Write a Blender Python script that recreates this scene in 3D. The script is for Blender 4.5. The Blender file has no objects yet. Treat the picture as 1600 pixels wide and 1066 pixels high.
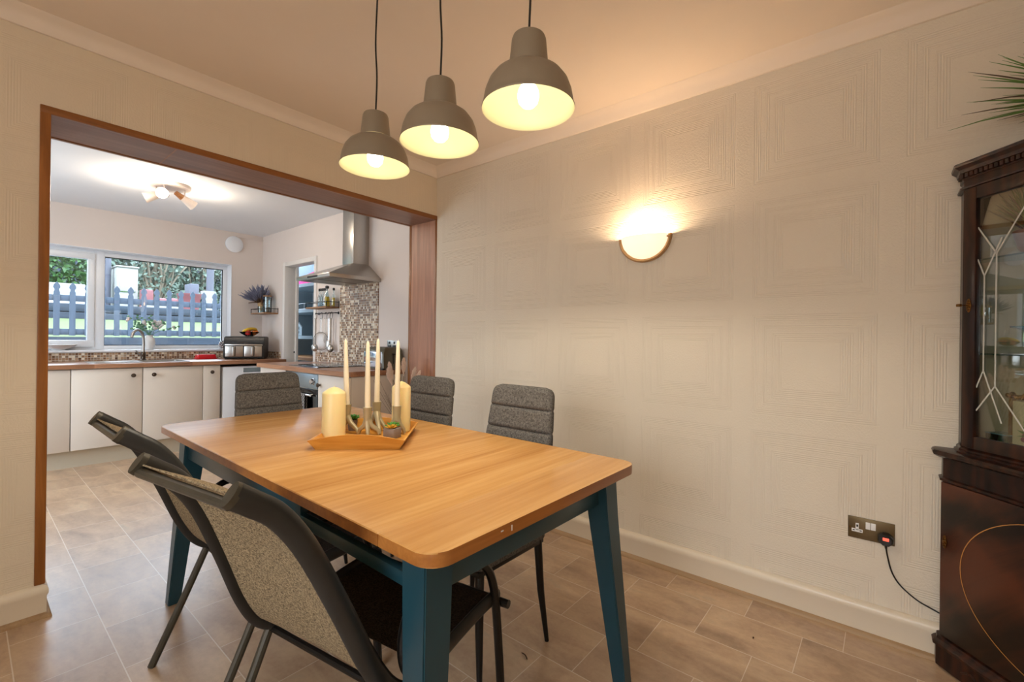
import bpy, bmesh, math, random
from mathutils import Vector, Matrix, Quaternion
rnd = random.Random(7)
S = bpy.context.scene
COL = S.collection
PI = math.pi

# ------------------------------------------------------------------ camera, world, lights, exposure
F_PX, YAW, PITCH, ROLL, SHIFT, EYE = 709.523, 0.881314, 0.00017, 0.0128238, -3.8508, 1.186
fw = Vector((math.sin(YAW)*math.cos(PITCH), math.cos(YAW)*math.cos(PITCH), math.sin(PITCH)))
rt = Vector((math.cos(YAW), -math.sin(YAW), 0)); up = rt.cross(fw)
r2 = rt*math.cos(ROLL)+up*math.sin(ROLL); u2 = -rt*math.sin(ROLL)+up*math.cos(ROLL)
cd = bpy.data.cameras.new('camera'); cam = bpy.data.objects.new('camera', cd); COL.objects.link(cam)
m = Matrix((r2, u2, -fw)).transposed().to_4x4(); m.translation = Vector((0, 0, EYE)); cam.matrix_world = m
cd.sensor_width = 36; cd.lens = 36*F_PX/1600; cd.shift_y = SHIFT/1600; cd.clip_start = .02
S.camera = cam

SKY = 31.0
W = bpy.data.worlds.new('sky'); S.world = W; W.use_nodes = True
bg = W.node_tree.nodes['Background']; bg.inputs[1].default_value = 1.0
_t = W.node_tree; _c = _t.nodes.new('ShaderNodeTexCoord'); _s = _t.nodes.new('ShaderNodeSeparateXYZ'); _r = _t.nodes.new('ShaderNodeValToRGB')
_t.links.new(_c.outputs['Generated'], _s.inputs[0]); _t.links.new(_s.outputs[2], _r.inputs[0]); _t.links.new(_r.outputs[0], bg.inputs[0])
_e = _r.color_ramp.elements; _e[0].position = 0; _e[0].color = (.30, .33, .34, 1); _e[1].position = .06; _e[1].color = (.74, .86, 1, 1)
_m = _t.nodes.new('ShaderNodeMath'); _m.operation = 'MULTIPLY_ADD'; _t.links.new(_s.outputs[2], _m.inputs[0]); _m.inputs[1].default_value = 14.0; _m.inputs[2].default_value = .6; _m.use_clamp = False
_m2 = _t.nodes.new('ShaderNodeMath'); _m2.operation = 'MINIMUM'; _t.links.new(_m.outputs[0], _m2.inputs[0]); _m2.inputs[1].default_value = SKY
_m3 = _t.nodes.new('ShaderNodeMath'); _m3.operation = 'MAXIMUM'; _t.links.new(_m2.outputs[0], _m3.inputs[0]); _m3.inputs[1].default_value = .5; _t.links.new(_m3.outputs[0], bg.inputs[1])

def area(name, loc, target, sx, sy, power, color):
    d = bpy.data.lights.new(name, 'AREA'); d.shape = 'RECTANGLE'; d.size = sx; d.size_y = sy; d.energy = power; d.color = color
    o = bpy.data.objects.new(name, d); COL.objects.link(o); o.location = loc
    o.rotation_euler = (Vector(target)-Vector(loc)).to_track_quat('-Z', 'Y').to_euler(); return o
def point(name, loc, power, color, r=.03):
    d = bpy.data.lights.new(name, 'POINT'); d.energy = power; d.color = color; d.shadow_soft_size = r
    o = bpy.data.objects.new(name, d); COL.objects.link(o); o.location = loc; return o
WARM = (1, .74, .50); BULBC = (1, .80, .52)
SKYP = area('kitchen_window_portal', (.86, 6.42, 1.52), (.86, 0, 1.52), 2.5, 1.05, 1, (1, 1, 1)); SKYP.data.cycles.is_portal = True
REAR = area('dining_fill_light', (-1.80, .35, 1.45), (2, .8, 1.1), 1.5, 1.15, 19, (1, .96, .90))  # added fill lamp inside the room, before an assumed window out of view
KFILL = area('kitchen_fill_light', (-.84, 4.72, 1.22), (2, 4.75, 1.15), 1.0, 1.8, 23, (.72, .87, 1))  # added cool fill lamp brightening the kitchen from its unseen left side
S.view_settings.view_transform = 'Standard'; S.view_settings.look = 'None'
S.view_settings.exposure = .55; S.view_settings.gamma = 1; S.view_settings.use_curve_mapping = False

# ------------------------------------------------------------------ materials
def lin(c):
    return tuple(((v/255)/12.92 if v/255 <= .04045 else ((v/255+.055)/1.055)**2.4) for v in c)+(1,)
class N:
    def __init__(s, name):
        s.m = bpy.data.materials.new(name); s.m.use_nodes = True; s.t = s.m.node_tree
        s.b = s.t.nodes['Principled BSDF']; s.out = s.t.nodes['Material Output']
    def n(s, t, **k):
        o = s.t.nodes.new(t)
        for a, v in k.items(): setattr(o, a, v)
        return o
    def l(s, a, b): s.t.links.new(a, b)
    def put(s, sock, v):
        if isinstance(v, (int, float)): sock.default_value = v
        elif isinstance(v, tuple): sock.default_value = v
        else: s.l(v, sock)
    def M(s, op, a, b=0., c=0.):
        o = s.n('ShaderNodeMath', operation=op)
        s.put(o.inputs[0], a); s.put(o.inputs[1], b); s.put(o.inputs[2], c); return o.outputs[0]
    def pos(s, obj=False):
        if obj: return s.n('ShaderNodeTexCoord').outputs['Object']
        return s.n('ShaderNodeNewGeometry').outputs['Position']
    def xyz(s, v):
        o = s.n('ShaderNodeSeparateXYZ'); s.l(v, o.inputs[0]); return o.outputs
    def comb(s, x, y, z):
        o = s.n('ShaderNodeCombineXYZ'); s.put(o.inputs[0], x); s.put(o.inputs[1], y); s.put(o.inputs[2], z); return o.outputs[0]
    def scale(s, v, sc):
        o = s.n('ShaderNodeMapping'); s.l(v, o.inputs[0]); o.inputs['Scale'].default_value = sc; return o.outputs[0]
    def noise(s, v, scale=5, det=3, rough=.55, dist=0):
        o = s.n('ShaderNodeTexNoise'); s.l(v, o.inputs[0]); o.inputs['Scale'].default_value = scale
        o.inputs['Detail'].default_value = det; o.inputs['Roughness'].default_value = rough; o.inputs['Distortion'].default_value = dist
        return o.outputs[0]
    def ramp(s, f, stops):
        o = s.n('ShaderNodeValToRGB'); s.l(f, o.inputs[0]); e = o.color_ramp.elements
        e[0].position, e[0].color = stops[0]; e[1].position, e[1].color = stops[-1]
        for p, c in stops[1:-1]:
            k = e.new(p); k.color = c
        return o.outputs[0]
    def mix(s, f, a, b, bt='MIX'):
        o = s.n('ShaderNodeMix', data_type='RGBA', blend_type=bt)
        s.put(o.inputs[0], f); s.put(o.inputs[6], a); s.put(o.inputs[7], b); return o.outputs[2]
    def base(s, c, rough=.5, metal=0., spec=None):
        s.put(s.b.inputs['Base Color'], c); s.put(s.b.inputs['Roughness'], rough); s.b.inputs['Metallic'].default_value = metal
        if spec is not None: s.b.inputs['Specular IOR Level'].default_value = spec
    def bump(s, h, strength=.3, dist=.002):
        o = s.n('ShaderNodeBump'); o.inputs['Strength'].default_value = strength; o.inputs['Distance'].default_value = dist
        s.l(h, o.inputs['Height']); s.l(o.outputs[0], s.b.inputs['Normal'])
def plain(name, c, rough=.5, metal=0., nz=.06, sc=30, bump=0., spec=None):
    k = N(name); L = lin(c); f = k.noise(k.pos(True), sc, 3)
    a = tuple(v*(1-nz) for v in L[:3])+(1,); b = tuple(min(1, v*(1+nz)) for v in L[:3])+(1,)
    k.base(k.mix(f, a, b), rough, metal, spec)
    if bump: k.bump(k.noise(k.pos(True), sc*4, 2), bump, .001)
    return k.m
def glow(name, c, st):
    k = N(name); k.base(c, .4); k.b.inputs['Emission Color'].default_value = c; k.b.inputs['Emission Strength'].default_value = st; return k.m
def glass(name, c=(1, 1, 1, 1), rough=.0, alpha=.12):
    k = N(name); t = k.n('ShaderNodeBsdfTransparent'); t.inputs[0].default_value = c
    g = k.n('ShaderNodeBsdfGlossy'); g.inputs['Roughness'].default_value = rough; g.inputs[0].default_value = (1, 1, 1, 1)
    fr = k.n('ShaderNodeFresnel'); fr.inputs[0].default_value = 1.45
    f = k.M('MAXIMUM', fr.outputs[0], alpha) if alpha else fr.outputs[0]
    mx = k.n('ShaderNodeMixShader'); k.l(f, mx.inputs[0]); k.l(t.outputs[0], mx.inputs[1]); k.l(g.outputs[0], mx.inputs[2])
    k.l(mx.outputs[0], k.out.inputs[0]); return k.m
def wood(name, c1, c2, axis, sc=1., rough=.35, bump=.15, obj=False, c3=None):
    k = N(name); p = k.pos(obj); st = [16*sc]*3; st[axis] = 1.1*sc
    v = k.scale(p, tuple(st)); f = k.noise(v, 1.3, 6, .6, .8)
    st2 = [90*sc]*3; st2[axis] = 3*sc; g = k.noise(k.scale(p, tuple(st2)), 1.5, 3)
    base = k.ramp(f, [(.32, lin(c1)), (.52, lin(c3) if c3 else lin(tuple((a+b)/2 for a, b in zip(c1, c2)))), (.68, lin(c2))])
    base = k.mix(.22, base, k.ramp(g, [(.35, lin(c1)), (.65, lin(c2))]))
    k.base(base, rough); k.bump(g, bump, .001); return k.m
def wallpaper(name, c, horiz):
    k = N(name); p = k.xyz(k.pos()); h = k.M('SUBTRACT', p[1 if horiz else 0], .255); z = k.M('SUBTRACT', p[2], 1.08)
    a = k.M('PINGPONG', h, .27); b = k.M('PINGPONG', z, .2675)
    mm = k.M('MAXIMUM', a, b)
    def band(lo, hi): return k.M('MULTIPLY', k.M('GREATER_THAN', mm, lo), k.M('LESS_THAN', mm, hi))
    bands = k.M('ADD', k.M('ADD', band(.105, .150), band(.166, .186)), band(.200, .232))
    ln = k.M('MULTIPLY', k.M('SINE', k.M('MULTIPLY', mm, 2*PI/.0085)), bands)
    st = k.noise(k.pos(), 130, 2, .7)
    hgt = k.M('ADD', k.M('MULTIPLY', ln, .5), k.M('MULTIPLY', st, k.M('SUBTRACT', 1.5, bands)))
    n = k.noise(k.pos(), 2.2, 4); L = lin(c)
    k.base(k.mix(n, tuple(v*.95 for v in L[:3])+(1,), tuple(min(1, v*1.04) for v in L[:3])+(1,)), .62, 0, .3)
    k.bump(hgt, .55 if horiz else .32, .0022); return k.m
def floor_mat():
    k = N('vinyl_floor_tiles'); p = k.xyz(k.pos())
    u = k.M('DIVIDE', k.M('SUBTRACT', p[0], .378), .2545); cu = k.M('FLOOR', u)
    v = k.M('DIVIDE', k.M('ADD', k.M('SUBTRACT', p[1], .724), k.M('MULTIPLY', k.M('SUBTRACT', cu, 5), .1315)), .344*1.0)
    cv = k.M('FLOOR', v)
    fu = k.M('PINGPONG', u, .5); fv = k.M('PINGPONG', v, .5)
    du = k.M('MULTIPLY', fu, .2545); dv = k.M('MULTIPLY', fv, .344)
    g = k.M('MAXIMUM', k.M('MULTIPLY', k.M('LESS_THAN', du, .0018), 1.), k.M('LESS_THAN', dv, .0015))
    wn = k.n('ShaderNodeTexWhiteNoise', noise_dimensions='2D'); k.l(k.comb(cu, cv, 0), wn.inputs[0])
    off = k.n('ShaderNodeVectorMath', operation='ADD'); k.l(k.pos(), off.inputs[0])
    k.l(k.comb(k.M('MULTIPLY', wn.outputs[0], 31.), 0, k.M('MULTIPLY', wn.outputs[0], 17.)), off.inputs[1])
    f = k.noise(k.scale(off.outputs[0], (4.5, 1.6, 4)), 1.6, 7, .62, .4)
    f2 = k.noise(off.outputs[0], 42, 4, .7)
    c = k.ramp(f, [(.28, lin((150, 122, 98))), (.47, lin((186, 154, 124))), (.62, lin((208, 178, 144))), (.75, lin((182, 166, 142)))])
    c = k.mix(.16, c, k.ramp(f2, [(.3, lin((110, 88, 68))), (.7, lin((214, 190, 160)))]))
    c = k.mix(k.M('MULTIPLY', wn.outputs[0], .28), c, lin((150, 122, 98)))
    c = k.mix(k.M('MULTIPLY', g, .62), c, lin((228, 218, 204)))
    k.base(c, k.M('ADD', .27, k.M('MULTIPLY', f2, .08)), 0, .65); k.bump(k.M('SUBTRACT', k.M('MULTIPLY', f2, .35), k.M('MULTIPLY', g, .6)), .06, .001); return k.m
def mosaic(name, s=.023):
    k = N(name); p = k.xyz(k.pos()); h = k.M('ADD', p[0], p[1])
    u = k.M('DIVIDE', h, s); v = k.M('DIVIDE', p[2], s)
    wn = k.n('ShaderNodeTexWhiteNoise', noise_dimensions='2D'); k.l(k.comb(k.M('FLOOR', u), k.M('FLOOR', v), 0), wn.inputs[0])
    c = k.ramp(wn.outputs[0], [(0, lin((96, 66, 46))), (.25, lin((142, 104, 76))), (.45, lin((186, 150, 116))), (.62, lin((120, 98, 82))), (.8, lin((216, 196, 168))), (1, lin((238, 226, 206)))])
    g = k.M('MAXIMUM', k.M('LESS_THAN', k.M('PINGPONG', u, .5), .06), k.M('LESS_THAN', k.M('PINGPONG', v, .5), .06))
    k.base(k.mix(g, c, lin((206, 196, 182))), .22, 0); k.bump(k.M('SUBTRACT', 1, g), .4, .001); return k.m
def weave(name, c1, c2, sc, rough=.85, bump=.5):
    k = N(name); p = k.pos(True); f = k.noise(k.scale(p, (1, .35, .35)), sc, 2, .7); f3 = k.noise(k.scale(p, (.4, .4, 1)), sc*1.2, 2, .7)
    ff = k.M('MULTIPLY', k.M('ADD', f, f3), .5)
    k.base(k.ramp(ff, [(.36, lin(c1)), (.62, lin(c2))]), rough, 0, .2); k.bump(ff, bump, .0015); return k.m
def mahogany(name, c1, c2, flame=False, rough=.32):
    k = N(name); p = k.pos(True)
    if flame:
        mp = k.n('ShaderNodeMapping'); k.l(p, mp.inputs[0]); mp.inputs['Rotation'].default_value = (0, .75, 0); p = mp.outputs[0]
    v = k.scale(p, (1.6, 3, 6.5) if flame else (9, 9, .9))
    f = k.noise(v, 1.6, 6, .62, 1.2 if flame else .5)
    w = k.n('ShaderNodeTexWave', wave_type='RINGS' if flame else 'BANDS'); k.l(k.scale(p, (1.3, 1, .8)), w.inputs[0])
    w.inputs['Scale'].default_value = 1.2 if flame else 6; w.inputs['Distortion'].default_value = 9; w.inputs['Detail'].default_value = 4
    ff = k.M('ADD', k.M('MULTIPLY', f, .62), k.M('MULTIPLY', w.outputs['Fac'], .38 if flame else .15))
    k.base(k.ramp(ff, [(.3, lin(c1)), (.68, lin(c2))]), rough); k.b.inputs['Specular IOR Level'].default_value = .3; k.b.inputs['Coat Weight'].default_value = .08; k.b.inputs['Coat Roughness'].default_value = .15
    return k.m
MT = {}
MT['wallR'] = wallpaper('embossed_wallpaper_right', (227, 215, 196), True)
MT['wallP'] = wallpaper('embossed_wallpaper_partition', (222, 207, 184), False)
MT['ceil'] = plain('ceiling_paint', (234, 220, 204), .8, 0, .02, 6, .05)
MT['kwall'] = plain('kitchen_wall_paint', (226, 214, 206), .75, 0, .02, 4)
MT['kceil'] = plain('kitchen_ceiling_paint', (228, 228, 230), .8, 0, .02, 4)
MT['skirt'] = plain('gloss_cream_paint', (226, 212, 190), .3, 0, .02, 6)
MT['bead'] = wood('quadrant_bead_wood', (150, 118, 84), (184, 152, 112), 1, 1, .5)
MT['floor'] = floor_mat()
MT['upvc'] = plain('white_upvc', (236, 238, 242), .25, 0, .01)
MT['white'] = plain('white_paint', (232, 226, 220), .4, 0, .02)
MT['oaktrim'] = wood('varnished_trim_oak', (120, 72, 30), (168, 106, 50), 0, 1, .3)
MT['oaktrimv'] = wood('varnished_trim_oak_vertical', (120, 72, 30), (168, 106, 50), 2, 1, .3)
MT['jamb'] = wood('jamb_lining_oak', (146, 98, 74), (198, 146, 114), 2, .7, .4, c3=(172, 122, 94))
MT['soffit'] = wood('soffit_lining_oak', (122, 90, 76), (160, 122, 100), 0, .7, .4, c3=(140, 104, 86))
MT['top'] = wood('table_oak_veneer', (182, 128, 68), (218, 170, 106), 0, .55, .24, .08, c3=(202, 150, 86))
MT['topedge'] = wood('table_oak_solid', (142, 84, 34), (190, 126, 62), 0, .6, .3, .1)
MT['teal'] = plain('teal_painted_wood', (30, 66, 78), .32, 0, .06, 20)
MT['worktop'] = wood('worktop_laminate', (136, 92, 66), (186, 138, 104), 0, .8, .3, .05)
MT['worktopy'] = wood('worktop_laminate_side_run', (136, 92, 66), (186, 138, 104), 1, .8, .3, .05)
MT['unit'] = plain('cream_cabinet_doors', (224, 212, 198), .45, 0, .01)
MT['plinth'] = plain('cream_cabinet_plinth', (196, 184, 162), .5, 0, .01)
MT['mosaic'] = mosaic('beige_brown_mosaic')
MT['steel'] = plain('brushed_steel', (190, 186, 180), .28, 1, .06, 60)
MT['chrome'] = plain('polished_chrome', (200, 200, 202), .1, 1, .02)
MT['pewter'] = plain('pewter_metal', (96, 84, 74), .3, 1, .1)
MT['alu'] = plain('matt_grey_shade_paint', (150, 138, 120), .45, .25, .04)
MT['shadein'] = plain('cream_shade_inside', (248, 240, 196), .5, 0, .02)
MT['black'] = plain('black_plastic', (22, 22, 23), .35, 0, .1)
MT['rubber'] = plain('black_cable', (14, 14, 14), .5, 0, .1)
MT['blackm'] = plain('black_powder_metal', (20, 19, 19), .38, .3, .1)
MT['tube'] = plain('charcoal_tube_paint', (54, 54, 53), .33, .35, .22, 14)
MT['tube2'] = plain('worn_olive_tube_paint', (72, 68, 58), .4, .3, .3, 18)
MT['sling'] = weave('sling_mesh_beige', (66, 56, 42), (176, 156, 124), 420, .9, .6)
MT['slingd'] = weave('sling_mesh_dark', (16, 14, 13), (74, 62, 52), 360, .9, .6)
MT['fabric'] = weave('grey_marled_linen', (62, 60, 58), (120, 116, 111), 300, .95, .5)
MT['candle'] = plain('ivory_candle_wax', (238, 218, 158), .38, 0, .02, 8); MT['candle'].node_tree.nodes['Principled BSDF'].inputs['Subsurface Weight'].default_value = .25
MT['taper'] = plain('cream_taper_wax', (240, 226, 196), .32, 0, .02, 8)
MT['holder'] = plain('greige_metal_holder', (176, 162, 128), .42, .3, .04)
MT['tray'] = wood('tray_beech', (196, 128, 42), (232, 172, 84), 0, 1.1, .3, .05, True)
MT['concrete'] = plain('grey_pot', (136, 124, 116), .8, 0, .15, 60, .3)
MT['leaf'] = plain('succulent_green', (70, 140, 50), .4, 0, .3, 30)
MT['leafy'] = plain('succulent_amber', (196, 150, 40), .45, 0, .25, 30)
MT['soil'] = plain('dark_soil', (36, 28, 22), .9, 0, .3, 80)
MT['maho'] = mahogany('mahogany', (26, 12, 8), (78, 40, 24))
MT['mahov'] = mahogany('mahogany_frieze', (22, 11, 7), (66, 32, 20))
MT['flame'] = mahogany('flame_mahogany', (24, 13, 8), (84, 42, 24), True, .28)
MT['inlay'] = plain('boxwood_inlay', (190, 132, 66), .3, 0, .05)
MT['brass'] = plain('antique_brass', (120, 84, 44), .35, 1, .2)
MT['gold'] = plain('gilt_gold', (214, 170, 88), .25, 1, .12)
MT['plate'] = plain('antique_brass_plate', (108, 90, 62), .38, .7, .08)
MT['dark'] = plain('slot_black', (6, 6, 6), .6)
MT['red'] = plain('red_plastic', (206, 22, 34), .3, 0, .05)
MT['ovglass'] = plain('black_oven_glass', (8, 9, 10), .06, 0, .02)
MT['panelsteel'] = plain('satin_steel_panel', (150, 164, 172), .3, .8, .03)
MT['pane'] = glass('window_glass', (.97, .99, 1, 1), 0, .04)
MT['cabglass'] = glass('cabinet_glass', (.93, .95, .94, 1), 0, .10)
MT['shelfglass'] = glass('shelf_glass', (.55, .82, .72, 1), 0, .08)
MT['clear'] = glass('clear_bottle_glass', (.86, .95, .97, 1), .02, .12)
MT['etch'] = plain('bevelled_glass_line', (190, 190, 182), .25, 0, .04)
MT['oil'] = plain('yellow_oil', (206, 170, 20), .12, 0, .05)
MT['bluel'] = plain('blue_liquid', (70, 120, 140), .15, 0, .05)
MT['shelfw'] = wood('rustic_shelf_wood', (112, 72, 44), (190, 146, 102), 1, 1, .5)
MT['lav'] = plain('dried_lavender', (116, 118, 140), .9, 0, .35, 120)
MT['stem'] = plain('dry_brown_stem', (110, 80, 56), .85, 0, .3, 90)
MT['twine'] = plain('straw_twine', (190, 154, 110), .9, 0, .2, 90)
MT['grass'] = plain('artificial_grass_blade', (86, 122, 44), .55, 0, .45, 22)
MT['grassd'] = plain('grass_blade_brown', (84, 66, 40), .6, 0, .3, 22)
MT['copper'] = plain('rose_copper_pot', (196, 140, 120), .35, .35, .06)
MT['pampas'] = plain('pampas_plume', (230, 204, 186), .95, 0, .12, 200, .6)
MT['banana'] = plain('banana_yellow', (222, 180, 40), .5, 0, .15, 20)
MT['orange'] = plain('orange_peel', (226, 120, 40), .5, 0, .1, 60, .3)
MT['apple'] = plain('apple_red', (188, 40, 34), .3, 0, .2, 20)
MT['china'] = plain('white_china', (236, 234, 232), .2, 0, .01)
MT['flowerw'] = plain('pale_flower_petals', (226, 216, 214), .7, 0, .08, 60)
MT['eucal'] = plain('eucalyptus_green', (104, 150, 118), .6, 0, .25, 30)
MT['pantryw'] = plain('pantry_blue_grey_paint', (128, 144, 152), .6, 0, .04)
MT['pink'] = plain('magenta_bag', (200, 20, 110), .7, 0, .1)
MT['fencew'] = wood('slate_stained_fence_wood', (47, 57, 69), (62, 74, 88), 2, 1, .8)
MT['sleeper'] = wood('dark_sleeper_wood', (33, 42, 53), (49, 60, 73), 0, .8, .85)
MT['lawn'] = plain('lawn_grass', (64, 76, 38), .95, 0, .12, 60, .4)
MT['hedge'] = plain('hedge_leaf', (50, 88, 38), .55, 0, .5, 14)
MT['treeleaf'] = plain('garden_tree_leaf', (80, 98, 84), .6, 0, .4, 10)
MT['twig'] = plain('pale_twig', (122, 113, 96), .8, 0, .15, 30)
MT['trunk'] = plain('grey_bark', (84, 86, 96), .9, 0, .15, 20, .5)
MT['shed'] = plain('white_shed_panel', (150, 150, 146), .5, 0, .02)
MT['tub'] = plain('faded_red_tub', (112, 62, 66), .6, 0, .1)
MT['patio'] = plain('patio_paving', (150, 150, 148), .9, 0, .1, 4)
MT['clothtea'] = None
k = N('checked_tea_towel'); p = k.xyz(k.pos()); ck = k.n('ShaderNodeTexChecker'); k.l(k.scale(k.comb(p[1], p[2], 0), (1, 1, 1)), ck.inputs[0]); ck.inputs['Scale'].default_value = 70
ck.inputs[1].default_value = lin((24, 24, 24)); ck.inputs[2].default_value = lin((150, 142, 136)); k.base(ck.outputs[0], .9); MT['clothtea'] = k.m
MT['bulb'] = glow('lit_filament_bulb', (1, .95, .78, 1), 6.5)
MT['sconceglass'] = glow('lit_frosted_glass', (1, .86, .64, 1), .60)
MT['spot'] = glow('lit_spot_lens', (1, .88, .68, 1), 4)
MT['spotred'] = glow('lit_red_switch', (1, .10, .06, 1), 1.0)
MT['sconcef'] = plain('brushed_bronze_frame', (190, 150, 104), .4, .4, .05)
MT['spotwhite'] = plain('spot_white_paint', (220, 206, 196), .35, 0, .03)
MT['spotwood'] = wood('spot_oak_sleeve', (140, 90, 50), (184, 130, 84), 0, 3, .4, .1, True)
MT['cream'] = plain('cream_panel', (214, 204, 160), .6, 0, .04)
MT['sievemesh'] = glass('fine_wire_mesh', (.84, .81, .78, 1), .4, .1)
MT['mirror'] = plain('blue_glass_dish', (120, 170, 176), .1, .2, .05)
MT['leafdry'] = plain('dry_leaf', (70, 40, 22), .8, 0, .2)
MT['petal'] = plain('mauve_petals', (160, 90, 110), .7, 0, .25, 50)
MT['enamel'] = plain('olive_toaster_enamel', (98, 92, 76), .3, .2, .05)

# ------------------------------------------------------------------ mesh helpers
class B:
    def __init__(s): s.bm = bmesh.new()
    def box(s, x0, x1, y0, y1, z0, z1, bev=0, rot=None, piv=None, seg=2):
        r = bmesh.ops.create_cube(s.bm, size=1); vs = r['verts']
        c = Vector(((x0+x1)/2, (y0+y1)/2, (z0+z1)/2))
        for v in vs: v.co = Vector((v.co.x*(x1-x0), v.co.y*(y1-y0), v.co.z*(z1-z0)))+c
        if bev:
            es = list({e for v in vs for e in v.link_edges})
            q = bmesh.ops.bevel(s.bm, geom=es, offset=bev, segments=seg, affect='EDGES', profile=.5); vs = [v for v in q['verts']] or vs
            vs = list({v for f in q['faces'] for v in f.verts} | {v for v in vs if v.is_valid})
        if rot is not None:
            pv = Vector(piv) if piv else c
            for v in vs: v.co = rot @ (v.co-pv)+pv
        return s
    def loft(s, rings, cap=True, closed=True):
        R = [[s.bm.verts.new(p) for p in r] for r in rings]; n = len(R[0])
        for a, b in zip(R, R[1:]):
            for i in range(n if closed else n-1):
                s.bm.faces.new((a[i], a[(i+1) % n], b[(i+1) % n], b[i]))
        if cap and closed:
            s.bm.faces.new(list(reversed(R[0]))); s.bm.faces.new(R[-1])
        return s
    def tube(s, pts, r, seg=10, cap=True, flat=None):
        pts = [Vector(p) for p in pts]; n = len(pts)
        rs = r if isinstance(r, (list, tuple)) else [r]*n
        t = [(pts[min(i+1, n-1)]-pts[max(i-1, 0)]).normalized() for i in range(n)]
        a = Vector((0, 0, 1)) if abs(t[0].z) < .9 else Vector((0, 1, 0))
        nn = (a-t[0]*a.dot(t[0])).normalized(); rings = []
        for i in range(n):
            if i: q = t[i-1].rotation_difference(t[i]); nn = (q @ nn); nn = (nn-t[i]*nn.dot(t[i])).normalized()
            bb = t[i].cross(nn)
            fx, fy = flat or (1, 1)
            rings.append([pts[i]+nn*(math.cos(j*2*PI/seg)*rs[i]*fx)+bb*(math.sin(j*2*PI/seg)*rs[i]*fy) for j in range(seg)])
        return s.loft(rings, cap)
    def lathe(s, prof, c=(0, 0, 0), seg=32, mat=None, cap=True, arc=1.):
        c = Vector(c); rings = []
        for r, z in prof:
            ring = [Vector((max(r, 1e-4)*math.cos(j*2*PI/seg), max(r, 1e-4)*math.sin(j*2*PI/seg), z)) for j in range(seg)]
            if mat is not None: ring = [mat @ p for p in ring]
            rings.append([p+c for p in ring])
        return s.loft(rings, cap)
    def sphere(s, c, r, seg=12, sc=(1, 1, 1), rot=None):
        q = bmesh.ops.create_uvsphere(s.bm, u_segments=seg, v_segments=max(6, seg*2//3), radius=1)
        for v in q['verts']:
            p = Vector((v.co.x*r*sc[0], v.co.y*r*sc[1], v.co.z*r*sc[2]))
            if rot is not None: p = rot @ p
            v.co = p+Vector(c)
        return s
    def prism(s, poly, a0, a1, axis='z'):
        f = {'z': lambda p, h: (p[0], p[1], h), 'y': lambda p, h: (p[0], h, p[1]), 'x': lambda p, h: (h, p[0], p[1])}[axis]
        return s.loft([[Vector(f(p, a0)) for p in poly], [Vector(f(p, a1)) for p in poly]])
    def quad(s, *ps):
        s.bm.faces.new([s.bm.verts.new(p) for p in ps]); return s
    def obj(s, name, mat, parent=None, loc=None, smooth=35, recalc=True):
        if recalc: bmesh.ops.recalc_face_normals(s.bm, faces=s.bm.faces)
        lim = math.radians(smooth)
        for f in s.bm.faces: f.smooth = True
        for e in s.bm.edges:
            if len(e.link_faces) == 2 and e.calc_face_angle(0) > lim: e.smooth = False
        me = bpy.data.meshes.new(name); s.bm.to_mesh(me); s.bm.free()
        me.materials.append(MT[mat] if isinstance(mat, str) else mat)
        o = bpy.data.objects.new(name, me); COL.objects.link(o)
        if parent: o.parent = parent
        if loc: o.location = loc
        return o
def tag(o, label, cat, group=None, kind=None):
    o['label'] = label; o['category'] = cat
    if group: o['group'] = group
    if kind: o['kind'] = kind
    return o
def thing(name, label, cat, loc=(0, 0, 0), rz=0, group=None):
    o = bpy.data.objects.new(name, None); COL.objects.link(o); o.location = loc; o.rotation_euler = (0, 0, rz); o.empty_display_size = .05
    return tag(o, label, cat, group)
def struct(name, bm, mat, parent=None):
    o = bm.obj(name, mat, parent)
    if not parent: o['kind'] = 'structure'
    return o
def lab(o, t): o['label'] = t; return o
def dup(o, parent=None, loc=None, rz=None, label=None):
    c = o.copy(); COL.objects.link(c); c.parent = parent
    if loc is not None: c.location = loc
    if rz is not None: c.rotation_euler = (0, 0, rz)
    if label: c['label'] = label
    for ch in [x for x in list(bpy.data.objects) if x.parent == o and x != c]: dup(ch, c)
    return c
def bez(p, n=8):
    """smooth curve through points (Catmull-Rom)"""
    P = [Vector(q) for q in p]; P = [P[0]*2-P[1]]+P+[P[-1]*2-P[-2]]; out = []
    for i in range(1, len(P)-2):
        for k in range(n):
            t = k/n; a, b, c, d = P[i-1:i+3]
            out.append(.5*((2*b)+(c-a)*t+(2*a-5*b+4*c-d)*t*t+(3*b-a-3*c+d)*t**3))
    out.append(P[-2]); return out
def rrect(x0, x1, y0, y1, r, n=6):
    out = []
    for cx, cy, a in ((x1-r, y1-r, 0), (x0+r, y1-r, 90), (x0+r, y0+r, 180), (x1-r, y0+r, 270)):
        for i in range(n+1):
            t = math.radians(a+90*i/n); out.append((cx+r*math.cos(t), cy+r*math.sin(t)))
    return out
def text(name, body, size, mat, parent, loc, rot, ext=.0006):
    cu = bpy.data.curves.new(name, 'FONT'); cu.body = body; cu.size = size; cu.extrude = ext; cu.align_x = 'CENTER'; cu.align_y = 'CENTER'
    o = bpy.data.objects.new(name, cu); COL.objects.link(o); bpy.context.view_layer.update()
    me = bpy.data.meshes.new_from_object(o.evaluated_get(bpy.context.evaluated_depsgraph_get())); bpy.data.objects.remove(o)
    me.materials.clear(); me.materials.append(MT[mat]); q = bpy.data.objects.new(name, me); COL.objects.link(q)
    q.parent = parent; q.location = loc; q.rotation_euler = rot; return q

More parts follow.
